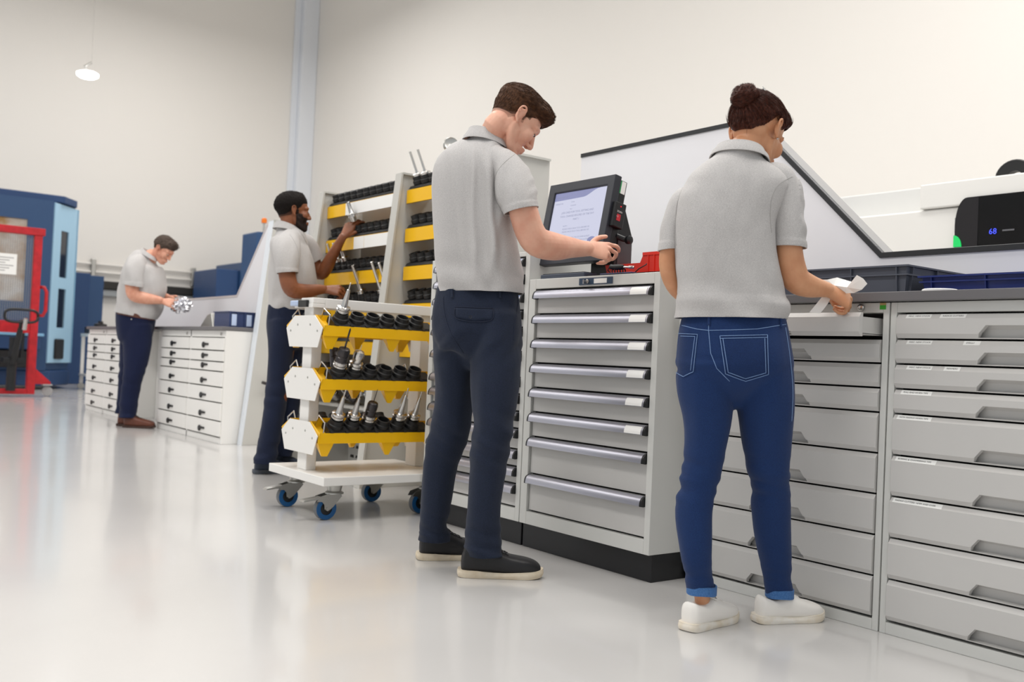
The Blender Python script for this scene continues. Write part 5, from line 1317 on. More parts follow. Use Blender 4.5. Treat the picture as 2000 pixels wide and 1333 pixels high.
    seam('pocket_seam', tb, [(889, 600), (963, 603)], .0018, 'seam_navy', tr, off=.002); seam('pocket_seam', tb, [(889, 602), (891, 622), (926, 629), (961, 625), (963, 604)], .0016, 'seam_navy', tr, off=.002)
    q, n_ = on_surface(tb, 919, 620, .004)
    if q: MB().lathe([(0, 0), (.006, 0), (.0055, .002), (.003, .0012), (0, .0012)], q, n_, 14).build('button', 'black_plastic', tr)
    seam('side_seam', tb, [(1012, 582), (1009, 610), (1004, 640), (1003, 665)], .0018, 'seam_navy', tr)
    seam('back_seam', tb, [(866, 580), (868, 610), (880, 650), (905, 690)], .0013, 'seam_navy', tr)
    for bxp in ((976, 566), (884, 566)):
        pts = [on_surface(tb, bxp[0], bxp[1]+k*4, .003)[0] for k in range(5)]
        pts = [q for q in pts if q is not None]
        if len(pts) > 1: MB().tube(pts, .005, 6).build('belt_loop', 'trouser_navy', tr)
    # ---- shoes
    mat('leather_black', '#1a191b', .45, bump=.1, bscale=250); mat('sole_cream', '#d9cdb8', .7, vary=.1, vscale=30, vcol='#cdbda4')
    sh_ = lambda x, y: V((x, y, 0))+F0*.04
    shoe(p, sh_(2.018, 2.922), sh_(2.283, 2.752), ('leather_black', 'sole_cream'), width=.104, ankle=pt(938, 1084, D1-.055), top=.125, toe_h=.076)
    shoe(p, sh_(2.035, 3.235), sh_(2.315, 3.115), ('leather_black', 'sole_cream'), width=.104, ankle=pt(850, 1056, D1+.205), top=.125, toe_h=.076)
    return p
man_one()
# ================================================================== woman at the open drawer
D2 = 2.99
def woman():
    base = V((2.40, 1.99, 0))
    H = head_mtx(pt(1480, 262, D2+.06), 47, 22, k=.98)
    R = lambda rows: rows_px(D2, rows)
    wrist = pt(1616, 566, D2+.05); hx = rfz(.86, .25, -.32); hz = rfz(.25, -.75, .62)
    bm = bmesh.new(); head_bm(bm, H, male=False)
    tube_bm(bm, [(*(H @ V((-.030, 0, -.005))), .044, .048), (*(H @ V((-.036, 0, -.075))), .045, .045), (*pt(1445, 298, D2+.008), .046, .041), (*pt(1442, 330, D2+.012), .046, .034)], sub=4, seg=22)
    tube_bm(bm, R([(1442, 340, 0, 36, .055), (1440, 366, 0, 78, .08), (1424, 420, 0, 80, .095), (1420, 500, 0, 74, .085), (1428, 580, 0, 74, .08), (1432, 640, 0, 88, .10), (1433, 720, 0, 94, .11)]), seg=28, ex=2.2)
    tube_bm(bm, R([(1490, 362, 0, 22, .045), (1522, 368, -.01, 24, .042), (1538, 430, -.02, 24.5, .040), (1541, 485, -.02, 25.5, .040), (1545, 520, -.01, 27.5, .041), (1556, 547, .0, 27, .040), (1580, 559, .02, 23, .036), (1603, 564, .04, 17.5, .029), (1618, 567, .052, 14.5, .023)]), seg=22)
    tube_bm(bm, R([(1395, 374, .01, 20, .045), (1356, 380, .03, 17, .035), (1318, 425, .04, 15, .034), (1306, 488, .04, 17.0, .036), (1306, 530, .05, 17.0, .036), (1322, 566, .09, 15.5, .034), (1352, 588, .16, 13, .028), (1378, 598, .24, 11, .022)]), seg=20)
    hand_bm(bm, pt(1378, 598, D2+.24), rfz(.7, .7, 0), rfz(0, 0, 1), [(25, 35, 20)]*4, right=False, k=.9)
    hand_bm(bm, wrist, hx, hz, [(48, 78, 40), (54, 84, 40), (60, 86, 40), (64, 86, 40)], right=True, k=.93, thumb=((.60, .50, -.75), (.80, .05, -.62), (.8, -.2, -.5)), spread=(4, 1, -2, -5))
    for rows in ([(1388, 730, .0, 46, .08), (1377, 877, .01, 30, .055), (1366, 947, .02, 25, .048), (1357, 1020, .01, 22, .042), (1366, 1135, .02, 17, .036), (1371, 1165, .03, 15, .030), (1373, 1188, .03, 15, .030)],
                 [(1478, 730, .0, 46, .08), (1498, 877, .035, 30, .055), (1505, 947, .06, 25, .046), (1509, 1020, .09, 23, .040), (1514, 1080, .115, 20, .034), (1520, 1140, .135, 16, .029), (1524, 1166, .14, 14.5, .028), (1525, 1188, .14, 15.5, .030)]):
        tube_bm(bm, R(rows), seg=20)
    me = blend(bm, .0028, 6)
    p = finish('person', me, 'skin_warm', None, origin=base)
    tag(p, 'woman in grey polo and blue jeans, dark hair in a bun, holding white paper', 'person', 'four people in grey polo shirts')
    # ---- hair
    sb_ = bmesh.new(); head_bm(sb_, H, male=False, ears=False, nose=False); bv = bvh_of(blend(sb_, .0045, 4))
    bunL = V((-.114, .002, .058)); bd_ = bunL.normalized()
    def ang(d):
        e1 = bd_.orthogonal().normalized(); e2 = bd_.cross(e1); return atan2(d.dot(e2), d.dot(e1))
    def cap(d):
        x, y, z = d
        if x > .25: lim = .06+.42*min(1, (x-.25)/.45)
        elif x > -.28: lim = .06+.14*max(0, 1-((x+.05)/.28)**2)          # tucked up over the ear
        else: lim = .06-.56*min(1, (-.28-x)/.42)+.55*max(0, abs(y)-.30)
        if z < lim: return None
        return .0025+.012*min(1, (z-lim)/.16)+.016*max(0, min(1, (x-.25)/.5))*max(0, min(1, (z-.30)/.2))
    def gr(d):
        a = ang(d); return .22*noise.noise(V((a*9, d.dot(bd_)*1.3, 3)))+.15*noise.noise(V((a*26, d.dot(bd_)*2, 8)))
    hr = shell('hair', bv, H, cap, 'hair_auburn', p, nu=190, nv=120, groove=gr)
    def flow(d, rnd):
        g = bd_-d*bd_.dot(d); return tuple(g), .055, .02
    strands('hair_strands', hr, H, 2200, .05, flow, 'hair_auburn', p, r=.0007, curl=.05)
    # the bun: a coil of twisted strands
    bm = bmesh.new(); bmesh.ops.create_icosphere(bm, subdivisions=5, radius=1)
    bc = H @ (bunL*1.04)
    bz = (H.to_3x3() @ bd_).normalized(); bx_ = bz.orthogonal().normalized(); by_ = bz.cross(bx_)
    for v in bm.verts:
        q = v.co.copy(); a = atan2(q.y, q.x); rr = sqrt(q.x*q.x+q.y*q.y)
        sp = sin(3*a+7*rr+q.z*2)*.06+sin(11*a+16*rr)*.028+.10*noise.noise(q*2.0)
        k = 1+sp
        v.co = bc+bx_*q.x*.040*k+by_*q.y*.043*k+bz*q.z*.036*k
    bme = bpy.data.meshes.new('hair_bun'); bm.to_mesh(bme); bm.free(); hb = finish('hair_bun', bme, 'hair_auburn', p)
    def bflow(d, rnd):
        t = bd_.cross(d-bunL*9); return tuple(t+bd_*rnd.uniform(-.3, .3)), .030, .02
    Hb = Matrix.Translation(bc-H.translation) @ H
    strands('bun_strands', hb, Hb, 700, .03, lambda d, rnd: (tuple(bd_.cross(d)+bd_*rnd.uniform(-.35, .35)), .028, .02), 'hair_auburn', p, r=.0009, curl=.05, seed=5)
    ws = MB()
    random.seed(11)
    for k in range(10):
        a0 = H @ (V((-.10, random.uniform(-.05, .05), random.uniform(-.03, .05)))); a1 = a0+rfz(random.uniform(-.03, .0), random.uniform(-.01, .02), random.uniform(-.045, -.01))
        ws.tube([a0, a0.lerp(a1, .5)+rfz(-.006, 0, .004), a1], [.0006, .0005, .0003], 4)
    tag(ws.build('loose_strands', 'hair_auburn', p), kind='stuff')
    cd_ = (H.to_3x3() @ V((-.50, -.22, .84))).normalized(); hh = bv.ray_cast(H.translation+cd_*.4, -cd_); c0 = hh[0]+cd_*.017; cm = MB()
    for k in range(4): cm.tube([c0+bx_*(.006*k-.01), c0+bx_*(.006*k-.01)+bz*.012+by_*.004], [.0022, .0016], 6)
    cm.tube([c0-bx_*.014, c0+bx_*.014], .003, 6); cm.build('hair_clip', 'steel', p)
    ec = H @ V((-.012, -.080, -.038)); MB().lathe([(0, 0), (.0028, .0008), (.0028, .003), (0, .004)], ec, rfz(.6, -.8, 0), 10).build('earring', 'steel', p)
    e2 = H @ V((-.006, -.080, -.033)); MB().lathe([(0, 0), (.002, .0008), (.002, .003), (0, .004)], e2, rfz(.6, -.8, 0), 10).build('earring', 'steel', p)
    face_bits(H, p)
    # ---- shirt
    bm = bmesh.new()
    tube_bm(bm, R([(1443, 276, -.005, 42, .064), (1443, 297, -.005, 44, .068), (1442, 310, -.005, 53, .073), (1442, 321, -.003, 67, .084), (1442, 334, 0, 85, .097), (1442, 350, 0, 98, .107), (1440, 366, 0, 104, .113), (1426, 394, 0, 103, .120), (1415, 435, 0, 97, .124), (1416, 490, 0, 97, .122), (1427, 565, 0, 101, .120), (1430, 605, 0, 106, .122), (1430, 634, 0, 102, .118)]), seg=40, ex=2.3, sub=4, fixt=(0, 0, -1))
    me = blend(bm, .005, 7)
    bm = bmesh.new(); tube_bm(bm, R([(1494, 344, 0, 28, .06), (1518, 352, 0, 34, .062), (1535, 390, -.01, 36, .060), (1541, 440, -.02, 34.5, .057), (1542, 478, -.02, 32.5, .055), (1542, 504, -.02, 32, .054)]), seg=28, sub=6)
    sl1 = blend(bm, .0045, 5)
    bm = bmesh.new(); tube_bm(bm, R([(1390, 380, .01, 22, .05), (1362, 380, .02, 25, .053), (1333, 398, .03, 25, .053), (1312, 440, .04, 21, .05), (1306, 482, .04, 18.5, .048), (1304, 508, .04, 18, .047)]), seg=26, sub=6)
    sl2 = blend(bm, .0045, 5)
    def folds(q, n_):
        l = q-base; a, b, z = l.dot(R0), l.dot(F0), q.z
        hem = max(0, 1-(z-.97)/.16); f = .009*noise.noise(V((a*10+z*2, b*4, z*2.4)))+.003*noise.noise(V((a*26, b*10, z*16)))
        f += hem*.016*noise.noise(V((a*8, b*8, z*16+a*3)))
        if z < 1.02: f += .004*max(0, 1-abs(z-1.0)/.03)
        if a > .14 and 1.15 < z < 1.4: f += .009*noise.noise(V((a*10, b*10, z*26+a*16)))
        return f
    for k in (me, sl1, sl2): displace(k, folds)
    c1 = pt(1542, 484, D2-.02); c2 = pt(1305.5, 489, D2+.04)
    cut(me, [(pt(1430, 623, D2), rfz(.03, 0, -1), .30), (pt(1442, 293, D2-.01), rfz(0, 0, 1), .085)])
    cut(sl1, [(c1, rfz(-.03, 0, -1), .12)]); cut(sl2, [(c2, rfz(.12, 0, -1), .10)])
    for k, cc in ((sl1, c1), (sl2, c2)): displace(k, lambda q, n_: .0022 if q.z < cc.z+.022 else 0)
    join_mesh(me, [sl1, sl2])
    st = finish('polo_shirt', me, 'shirt_grey', p, solid=.0035); sbv = bvh_of(me)
    collar(p, pt(1445, 303, D2+.004), rfz(.05, .03, 1), rfz(.35, .94, -.2), .067, .068, .024)
    seam('shoulder_seam', sbv, [(1548, 345), (1522, 360), (1508, 385), (1504, 420), (1507, 455)], .0010, 'seam_grey', st, off=.0002)
    seam('shoulder_seam', sbv, [(1340, 352), (1328, 380), (1321, 410), (1320, 450), (1321, 480)], .0010, 'seam_grey', st, off=.0002)
    # ---- jeans
    bm = bmesh.new()
    tube_bm(bm, R([(1432, 606, 0, 96, .098), (1432, 622, 0, 100, .105), (1432, 648, 0, 106, .120), (1433, 690, 0, 111, .138), (1434, 725, 0, 111, .132), (1434, 762, 0, 78, .09), (1434, 785, 0, 34, .045)]), seg=38, ex=2.2)
    tube_bm(bm, R([(1384, 690, 0, 56, .115), (1376, 745, 0, 56, .105), (1381, 813, 0, 48, .09), (1377, 877, .01, 40.5, .078), (1365, 947, .015, 36, .068), (1355, 996, .01, 36, .066), (1358, 1070, .0, 32, .058), (1365, 1130, .02, 26.5, .045), (1369, 1158, .025, 27.5, .045), (1370, 1172, .025, 27, .044)]), seg=26)
    tube_bm(bm, R([(1484, 690, 0, 58, .115), (1491, 745, 0, 58, .105), (1496, 813, .01, 53.5, .09), (1500, 907, .04, 42, .074), (1505, 947, .06, 37.5, .068), (1506, 996, .08, 37.5, .066), (1511, 1065, .105, 33.5, .058), (1519, 1135, .13, 27.5, .045), (1522, 1160, .135, 27.5, .045), (1523, 1176, .135, 27, .044)]), seg=26)
    me = blend(bm, .0045, 10)
    def jf(q, n_):
        l = q-base; a, b, z = l.dot(R0), l.dot(F0), q.z
        kn = max(0, 1-abs(z-.46)/.10); an = max(0, 1-abs(z-.16)/.07); th = max(0, 1-abs(z-.80)/.05) if a < -.02 else 0
        f = .003*noise.noise(V((a*20, b*20, z*8)))
        f += .011*kn*noise.noise(V((a*5, b*5, z*34+a*6)))+.006*an*noise.noise(V((a*6, b*6, z*40)))
        f += .009*th*noise.noise(V((a*4, b*4, z*36)))
        return f
    displace(me, jf)
    k1, k2 = pt(1370, 1160, D2+.025), pt(1522, 1166, D2+.135)
    cut(me, [(k1, rfz(-.02, 0, -1), .10), (k2, rfz(-.02, 0, -1), .10), (pt(1432, 612, D2), rfz(0, 0, 1), .26)])
    jn = finish('jeans', me, 'jeans_blue', p, solid=.003); jb = bvh_of(me)
    for kk, wp, wd in ((k1, 29.5, .050), (k2, 28.5, .050)):
        sc_ = D2/FPX; mb = MB(); rr = []
        for rr_, zz in ((1.0, 0), (1.0, -.0), (1.01, .026), (.90, .0275), (.90, .0), (1.0, 0)):
            rr.append([kk+R0*(cos(2*pi*t/32)*wp*sc_*rr_)+F0*(sin(2*pi*t/32)*wd*rr_)+Z0*(zz+.0015*sin(2*pi*t/32*3)) for t in range(33)])
        mb.sweep(rr); mb.build('turn_up', 'jeans_turnup', jn, smooth=50)
    pk = lambda u: 1+.13*(1-abs(2*u-1))
    patch('back_pocket', jb, [(1406, 657), (1498, 655), (1500, 733), (1417, 732)], .0028, 'jeans_pocket', jn, 14, 14, pk)
    patch('back_pocket', jb, [(1327, 652), (1363, 654), (1355, 728), (1322, 727)], .0028, 'jeans_pocket', jn, 10, 14, pk)
    for path in ([(1406, 657), (1498, 655)], [(1406, 662), (1498, 660)], [(1406, 657), (1417, 730), (1456, 744), (1500, 731), (1498, 655)], [(1412, 662), (1422, 727), (1456, 739), (1495, 728), (1493, 662)],
                 [(1327, 652), (1363, 654), (1355, 727), (1336, 736), (1322, 729)], [(1331, 657), (1358, 658), (1350, 724)]):
        seam('stitching', jb, path, .0009, 'stitch_blue', jn, off=.0032)
    seam('stitching', jb, [(1385, 622), (1384, 645), (1388, 690), (1400, 720), (1425, 745)], .0009, 'stitch_blue', jn)
    seam('stitching', jb, [(1332, 636), (1360, 643), (1384, 646), (1430, 645), (1480, 643), (1535, 634)], .0010, 'stitch_blue', jn)
    seam('side_seam', jb, [(1534, 640), (1543, 700), (1548, 763), (1546, 823)], .0010, 'stitch_blue', jn)
    for bp_ in ((1385, 620), (1524, 624)):
        pts = [on_surface(jb, bp_[0], bp_[1]+k*4, .002)[0] for k in range(5)]; pts = [q for q in pts if q is not None]
        if len(pts) > 1: MB().tube(pts, .0045, 6).build('belt_loop', 'jeans_blue', jn)
    # ---- shoes and sock
    mat('leather_white', '#f0ece6', .45, bump=.05, bscale=250); mat('sole_white', '#ece7de', .55, vary=.1, vscale=20, vcol='#e0d4c0')
    sh_ = lambda x, y: V((x, y, 0))+F0*.036
    shoe(p, sh_(2.222, 1.995), sh_(2.482, 2.028), ('leather_white', 'sole_white'), width=.094, sole_h=.024, top=.092, high=False, toe_h=.066, lace_mat='lace_white')
    shoe(p, sh_(2.505, 1.962), sh_(2.745, 1.880), ('leather_white', 'sole_white'), width=.094, sole_h=.024, top=.092, high=False, toe_h=.066, lace_mat='lace_white')
    mb = MB(); kk = pt(1373, 1186, D2+.03); mb.sweep([[kk+R0*(cos(2*pi*t/24)*.0285)+F0*(sin(2*pi*t/24)*.036)+Z0*zz for t in range(25)] for zz in (-.03, .0, .010)])
    mb.build('sock', 'gap_black', p, smooth=True)
    return p
woman()
def paper_sheet():
    P = lambda a, b, d: pt(1540+a/7.405, 500+b/7.405, D2+d)
    mb = MB()
    A = [P(410, 345, .03), P(560, 345, .05), P(700, 315, .09), P(820, 350, .10), P(915, 378, .06), P(990, 280, .02), P(1080, 330, .0), P(1140, 405, -.01), P(1060, 490, .01), P(950, 535, .05), P(800, 545, .07), P(640, 520, .075), P(500, 520, .07)]
    c = P(850, 455, .055); c2 = P(650, 430, .06)
    mb.add(A+[c, c2], [(0, 1, 14), (1, 2, 14), (2, 3, 14), (3, 13, 14), (3, 4, 13), (4, 5, 13), (5, 6, 13), (6, 7, 13), (7, 8, 13), (8, 9, 13), (9, 10, 13), (10, 11, 13), (11, 14, 13), (11, 12, 14), (12, 0, 14)])
    B = [P(480, 600, .075), P(400, 700, .06), P(300, 820, .05), P(460, 830, .055), P(510, 770, .065), P(570, 690, .07), P(640, 560, .08)]
    mb.add(B, [(0, 1, 4, 5), (1, 2, 3, 4), (0, 5, 6)])
    o = mb.build('paper_sheet', 'paper_white', fix=True, loc=P(700, 450, .05))
    o.modifiers.new('sub', 'SUBSURF').levels = 2; o.modifiers['sub'].render_levels = 2; o.modifiers['sub'].subdivision_type = 'SIMPLE'
    s = o.modifiers.new('thick', 'SOLIDIFY'); s.thickness = .0008
    tag(o, 'crumpled white paper sheet held in the woman\'s right hand', 'paper')
paper_sheet()
# ================================================================== man at the rack
D3 = 6.27
def man_three():
    base = V((2.55, 5.90, 0)); R = lambda rows: rows_px(D3, rows)
    H = head_mtx(pt(573, 414, D3), 27, -2, k=1.0)
    bm = bmesh.new(); head_bm(bm, H)
    tube_bm(bm, [(*(H @ V((-.025, 0, -.01))), .048, .054), (*(H @ V((-.032, 0, -.09))), .052, .056), (*pt(562, 450, D3), .060, .062), (*pt(562, 462, D3), .075, .075)], sub=4, seg=20)
    tube_bm(bm, R([(563, 462, 0, 22, .10), (568, 490, 0, 31, .13), (571, 530, 0, 37, .13), (571, 580, 0, 37, .12), (565, 640, 0, 36, .11)]), seg=24, ex=2.3)
    tube_bm(bm, R([(560, 478, -.15, 15, .05), (560, 515, -.21, 16.5, .05), (562, 545, -.22, 16.5, .05), (572, 566, -.21, 16.5, .05), (597, 569, -.15, 14, .045), (622, 566, -.10, 10.5, .034), (634, 566, -.08, 8.6, .027)]), seg=18)
    tube_bm(bm, R([(592, 480, .14, 14, .05), (612, 512, .19, 14, .05), (624, 533, .21, 14.5, .048), (636, 524, .19, 13.5, .045), (650, 498, .16, 11, .04), (665, 471, .14, 8.4, .030), (671, 461, .14, 7.8, .026)]), seg=18)
    hand_bm(bm, pt(633, 566, D3-.08), rfz(.98, .2, .02), rfz(-.1, -.8, .6), [(50, 78, 40)]*4, right=True, k=1.05, rk=1.1)
    hand_bm(bm, pt(671, 462, D3+.14), rfz(.42, .25, .86), rfz(-.3, -.9, .25), [(20, 28, 14), (26, 34, 18), (36, 42, 20), (46, 48, 24)], right=False, k=1.05, rk=1.1, thumb=((.80, .62, -.2), (.80, .55, -.25), (.85, .45, -.3)))
    for rows in ([(556, 640, -.06, 25, .08), (553, 700, -.06, 19, .065), (545, 770, -.06, 17, .06), (534, 830, -.06, 15, .055), (523, 875, -.06, 11, .045), (519, 896, -.06, 10, .04)],
                 [(572, 640, .07, 25, .08), (572, 720, .09, 18, .065), (566, 800, .10, 15, .055), (556, 865, .12, 11, .045), (554, 885, .12, 10, .04)]):
        tube_bm(bm, R(rows), seg=16)
    p = finish('person', blend(bm, .0038, 3), 'skin_dark', None, origin=base)
    tag(p, 'bearded man with short black hair lifting a silver tool from the yellow rack', 'person', 'four people in grey polo shirts')
    sb_ = bmesh.new(); head_bm(sb_, H, ears=False, nose=False); bv = bvh_of(blend(sb_, .005, 4))
    def top(d):
        x, y, z = d
        lim = .44 if x > .6 else (.05+.40*(x-.22)/.38 if x > .22 else (.03 if x > -.2 else .03-.42*min(1, (-.2-x)/.5)))
        if z < lim: return None
        return min(.016, .0006+.028*(z-lim))
    hr = shell('hair', bv, H, top, 'hair_black', p, nu=120, nv=80, groove=lambda d: .35*noise.noise(d*22))
    strands('hair_curls', hr, H, 2200, .01, lambda d, rnd: ((rnd.uniform(-1, 1), rnd.uniform(-1, 1), rnd.uniform(-1, 1)), .010, .5), 'hair_black', p, r=.0011, curl=.6)
    def fade(d):
        x, y, z = d
        if z > .4 or x > .5: return None
        lim = -.52 if x < -.4 else (-.52+.42*(x+.4)/.3 if x < -.1 else (-.10 if x < .06 else -.3 if x < .24 else .12))
        return None if z < lim else .0014
    shell('hair_fade', bv, H, fade, 'fade_black', p, nu=110, nv=80)
    def beard(d):
        x, y, z = d
        if x < -.02 or z < -.96: return None
        up = -.34 if x < .55 else (-.48 if x < .80 else -.56)
        if x < .28: up = -.02
        if abs(y) < .22 and -.66 < z < -.52 and x > .75: return None
        if z > up: return None
        return .0055
    bd = shell('beard', bv, H, beard, 'beard_black', p, nu=120, nv=90)
    strands('beard_curls', bd, H, 900, .01, lambda d, rnd: ((rnd.uniform(-.5, 1), rnd.uniform(-.5, .5), -1), .010, .35), 'hair_black', p, r=.0008, curl=.4)
    face_bits(H, p)
    bm = bmesh.new(); tube_bm(bm, R([(562, 437, 0, 16.5, .06), (562, 446, 0, 18, .068), (564, 455, 0, 25, .10), (566, 466, 0, 31, .15), (565, 485, 0, 37, .185), (570, 515, 0, 43, .185), (573, 547, 0, 46.5, .175), (572, 580, 0, 46, .165), (570, 604, 0, 44, .155), (570, 616, 0, 42, .15)]), seg=32, ex=2.3, sub=5)
    me = blend(bm, .007, 6)
    bm = bmesh.new(); tube_bm(bm, R([(567, 466, -.08, 19, .07), (560, 482, -.16, 25, .075), (559, 508, -.21, 25, .075), (560, 530, -.22, 22, .075), (561, 548, -.22, 21, .07)]), seg=24, sub=5); s1 = blend(bm, .006, 5)
    bm = bmesh.new(); tube_bm(bm, R([(578, 466, .08, 18, .07), (594, 480, .14, 22, .07), (608, 505, .18, 20, .07), (616, 525, .20, 19, .068)]), seg=22, sub=5); s2 = blend(bm, .006, 5)
    def folds(q, n_):
        l = q-base; a, b, z = l.dot(R0), l.dot(F0), q.z
        return .016*noise.noise(V((a*9+z*4, b*5, z*3)))+.008*noise.noise(V((a*18, b*9, z*8)))+max(0, 1-(z-1.06)/.2)*.014*noise.noise(V((a*8, b*8, z*15)))
    for k in (me, s1, s2): displace(k, folds)
    cut(me, [(pt(570, 606, D3), rfz(0, 0, -1), .34), (pt(562, 445, D3), rfz(0, 0, 1), .10)])
    c1 = pt(560, 534, D3-.22); cut(s1, [(c1, rfz(.12, 0, -1), .14)]); cut(s2, [(pt(612, 514, D3+.19), rfz(.5, .2, -.85), .12)])
    displace(s1, lambda q, n_: .003 if q.z < c1.z+.028 else 0)
    join_mesh(me, [s1, s2]); st = finish('polo_shirt', me, 'shirt_grey', p, solid=.004); sb = bvh_of(me)
    collar(p, pt(562, 447, D3), rfz(.02, .02, 1), rfz(.85, .5, -.2), .066, .072, .036)
    seam('shoulder_seam', sb, [(566, 458), (575, 472), (582, 490), (583, 508)], .0014, 'seam_grey', st, off=.0002)
    seam('placket', sb, [(583, 450), (592, 462), (600, 478)], .0020, 'seam_grey', st, off=.0002)
    bm = bmesh.new(); tube_bm(bm, R([(568, 594, 0, 41, .14), (566, 610, 0, 42, .15), (563, 640, 0, 41, .15), (563, 668, 0, 38, .14)]), seg=28, ex=2.3)
    tube_bm(bm, R([(552, 630, -.05, 28, .12), (550, 665, -.06, 26, .11), (548, 700, -.06, 24, .095), (541, 770, -.06, 21.5, .085), (532, 830, -.06, 20, .08), (522, 880, -.06, 21, .08), (519, 903, -.06, 21, .08), (518, 914, -.06, 21, .08)]), seg=22)
    tube_bm(bm, R([(574, 630, .06, 27, .12), (573, 665, .07, 25, .11), (571, 720, .09, 22, .09), (566, 800, .10, 19, .08), (556, 870, .12, 19, .078), (553, 900, .12, 19, .078)]), seg=22)
    me = blend(bm, .007, 8)
    def tf(q, n_):
        l = q-base; a, b, z = l.dot(R0), l.dot(F0), q.z
        return .007*noise.noise(V((a*12, b*12, z*4)))+max(0, 1-abs(z-.5)/.2)*.012*noise.noise(V((a*6, b*6, z*18)))+max(0, 1-(z-.1)/.2)*.018*noise.noise(V((a*6, b*6, z*22)))
    displace(me, tf); cut(me, [(pt(518, 905, D3-.06), rfz(0, 0, -1), .13), (pt(553, 890, D3+.12), rfz(0, 0, -1), .13), (pt(568, 597, D3), rfz(0, 0, 1), .28)])
    finish('trousers', me, 'trouser_dark', p, solid=.003)
    mat('shoe_navy', '#2c3546', .6); mat('sole_navy', '#4a4f58', .7)
    f1 = pt(519, 925, D3-.04)-rfz(.075, .03, 0); f2 = pt(553, 912, D3+.13)-rfz(.075, .03, 0); d_ = rfz(.86, .5, 0)
    shoe(p, f1, f1+d_*.29, ('shoe_navy', 'sole_navy'), width=.104, ankle=pt(519, 900, D3-.05), top=.115, toe_h=.07, voxel=.0045)
    shoe(p, f2, f2+d_*.29, ('shoe_navy', 'sole_navy'), width=.104, ankle=pt(553, 890, D3+.12), top=.115, toe_h=.07, voxel=.0045)
    hp = pt(691, 431, D3+.125)
    tool('tapered_tool', T_taper, hp-rfz(.07, 0, -.22)*.1, rfz(-.34, -.15, .95), 'silver tapered tool held between thumb and fingers of the bearded man', mats='steel', L=.10, r=.017, tip=.011)
man_three()

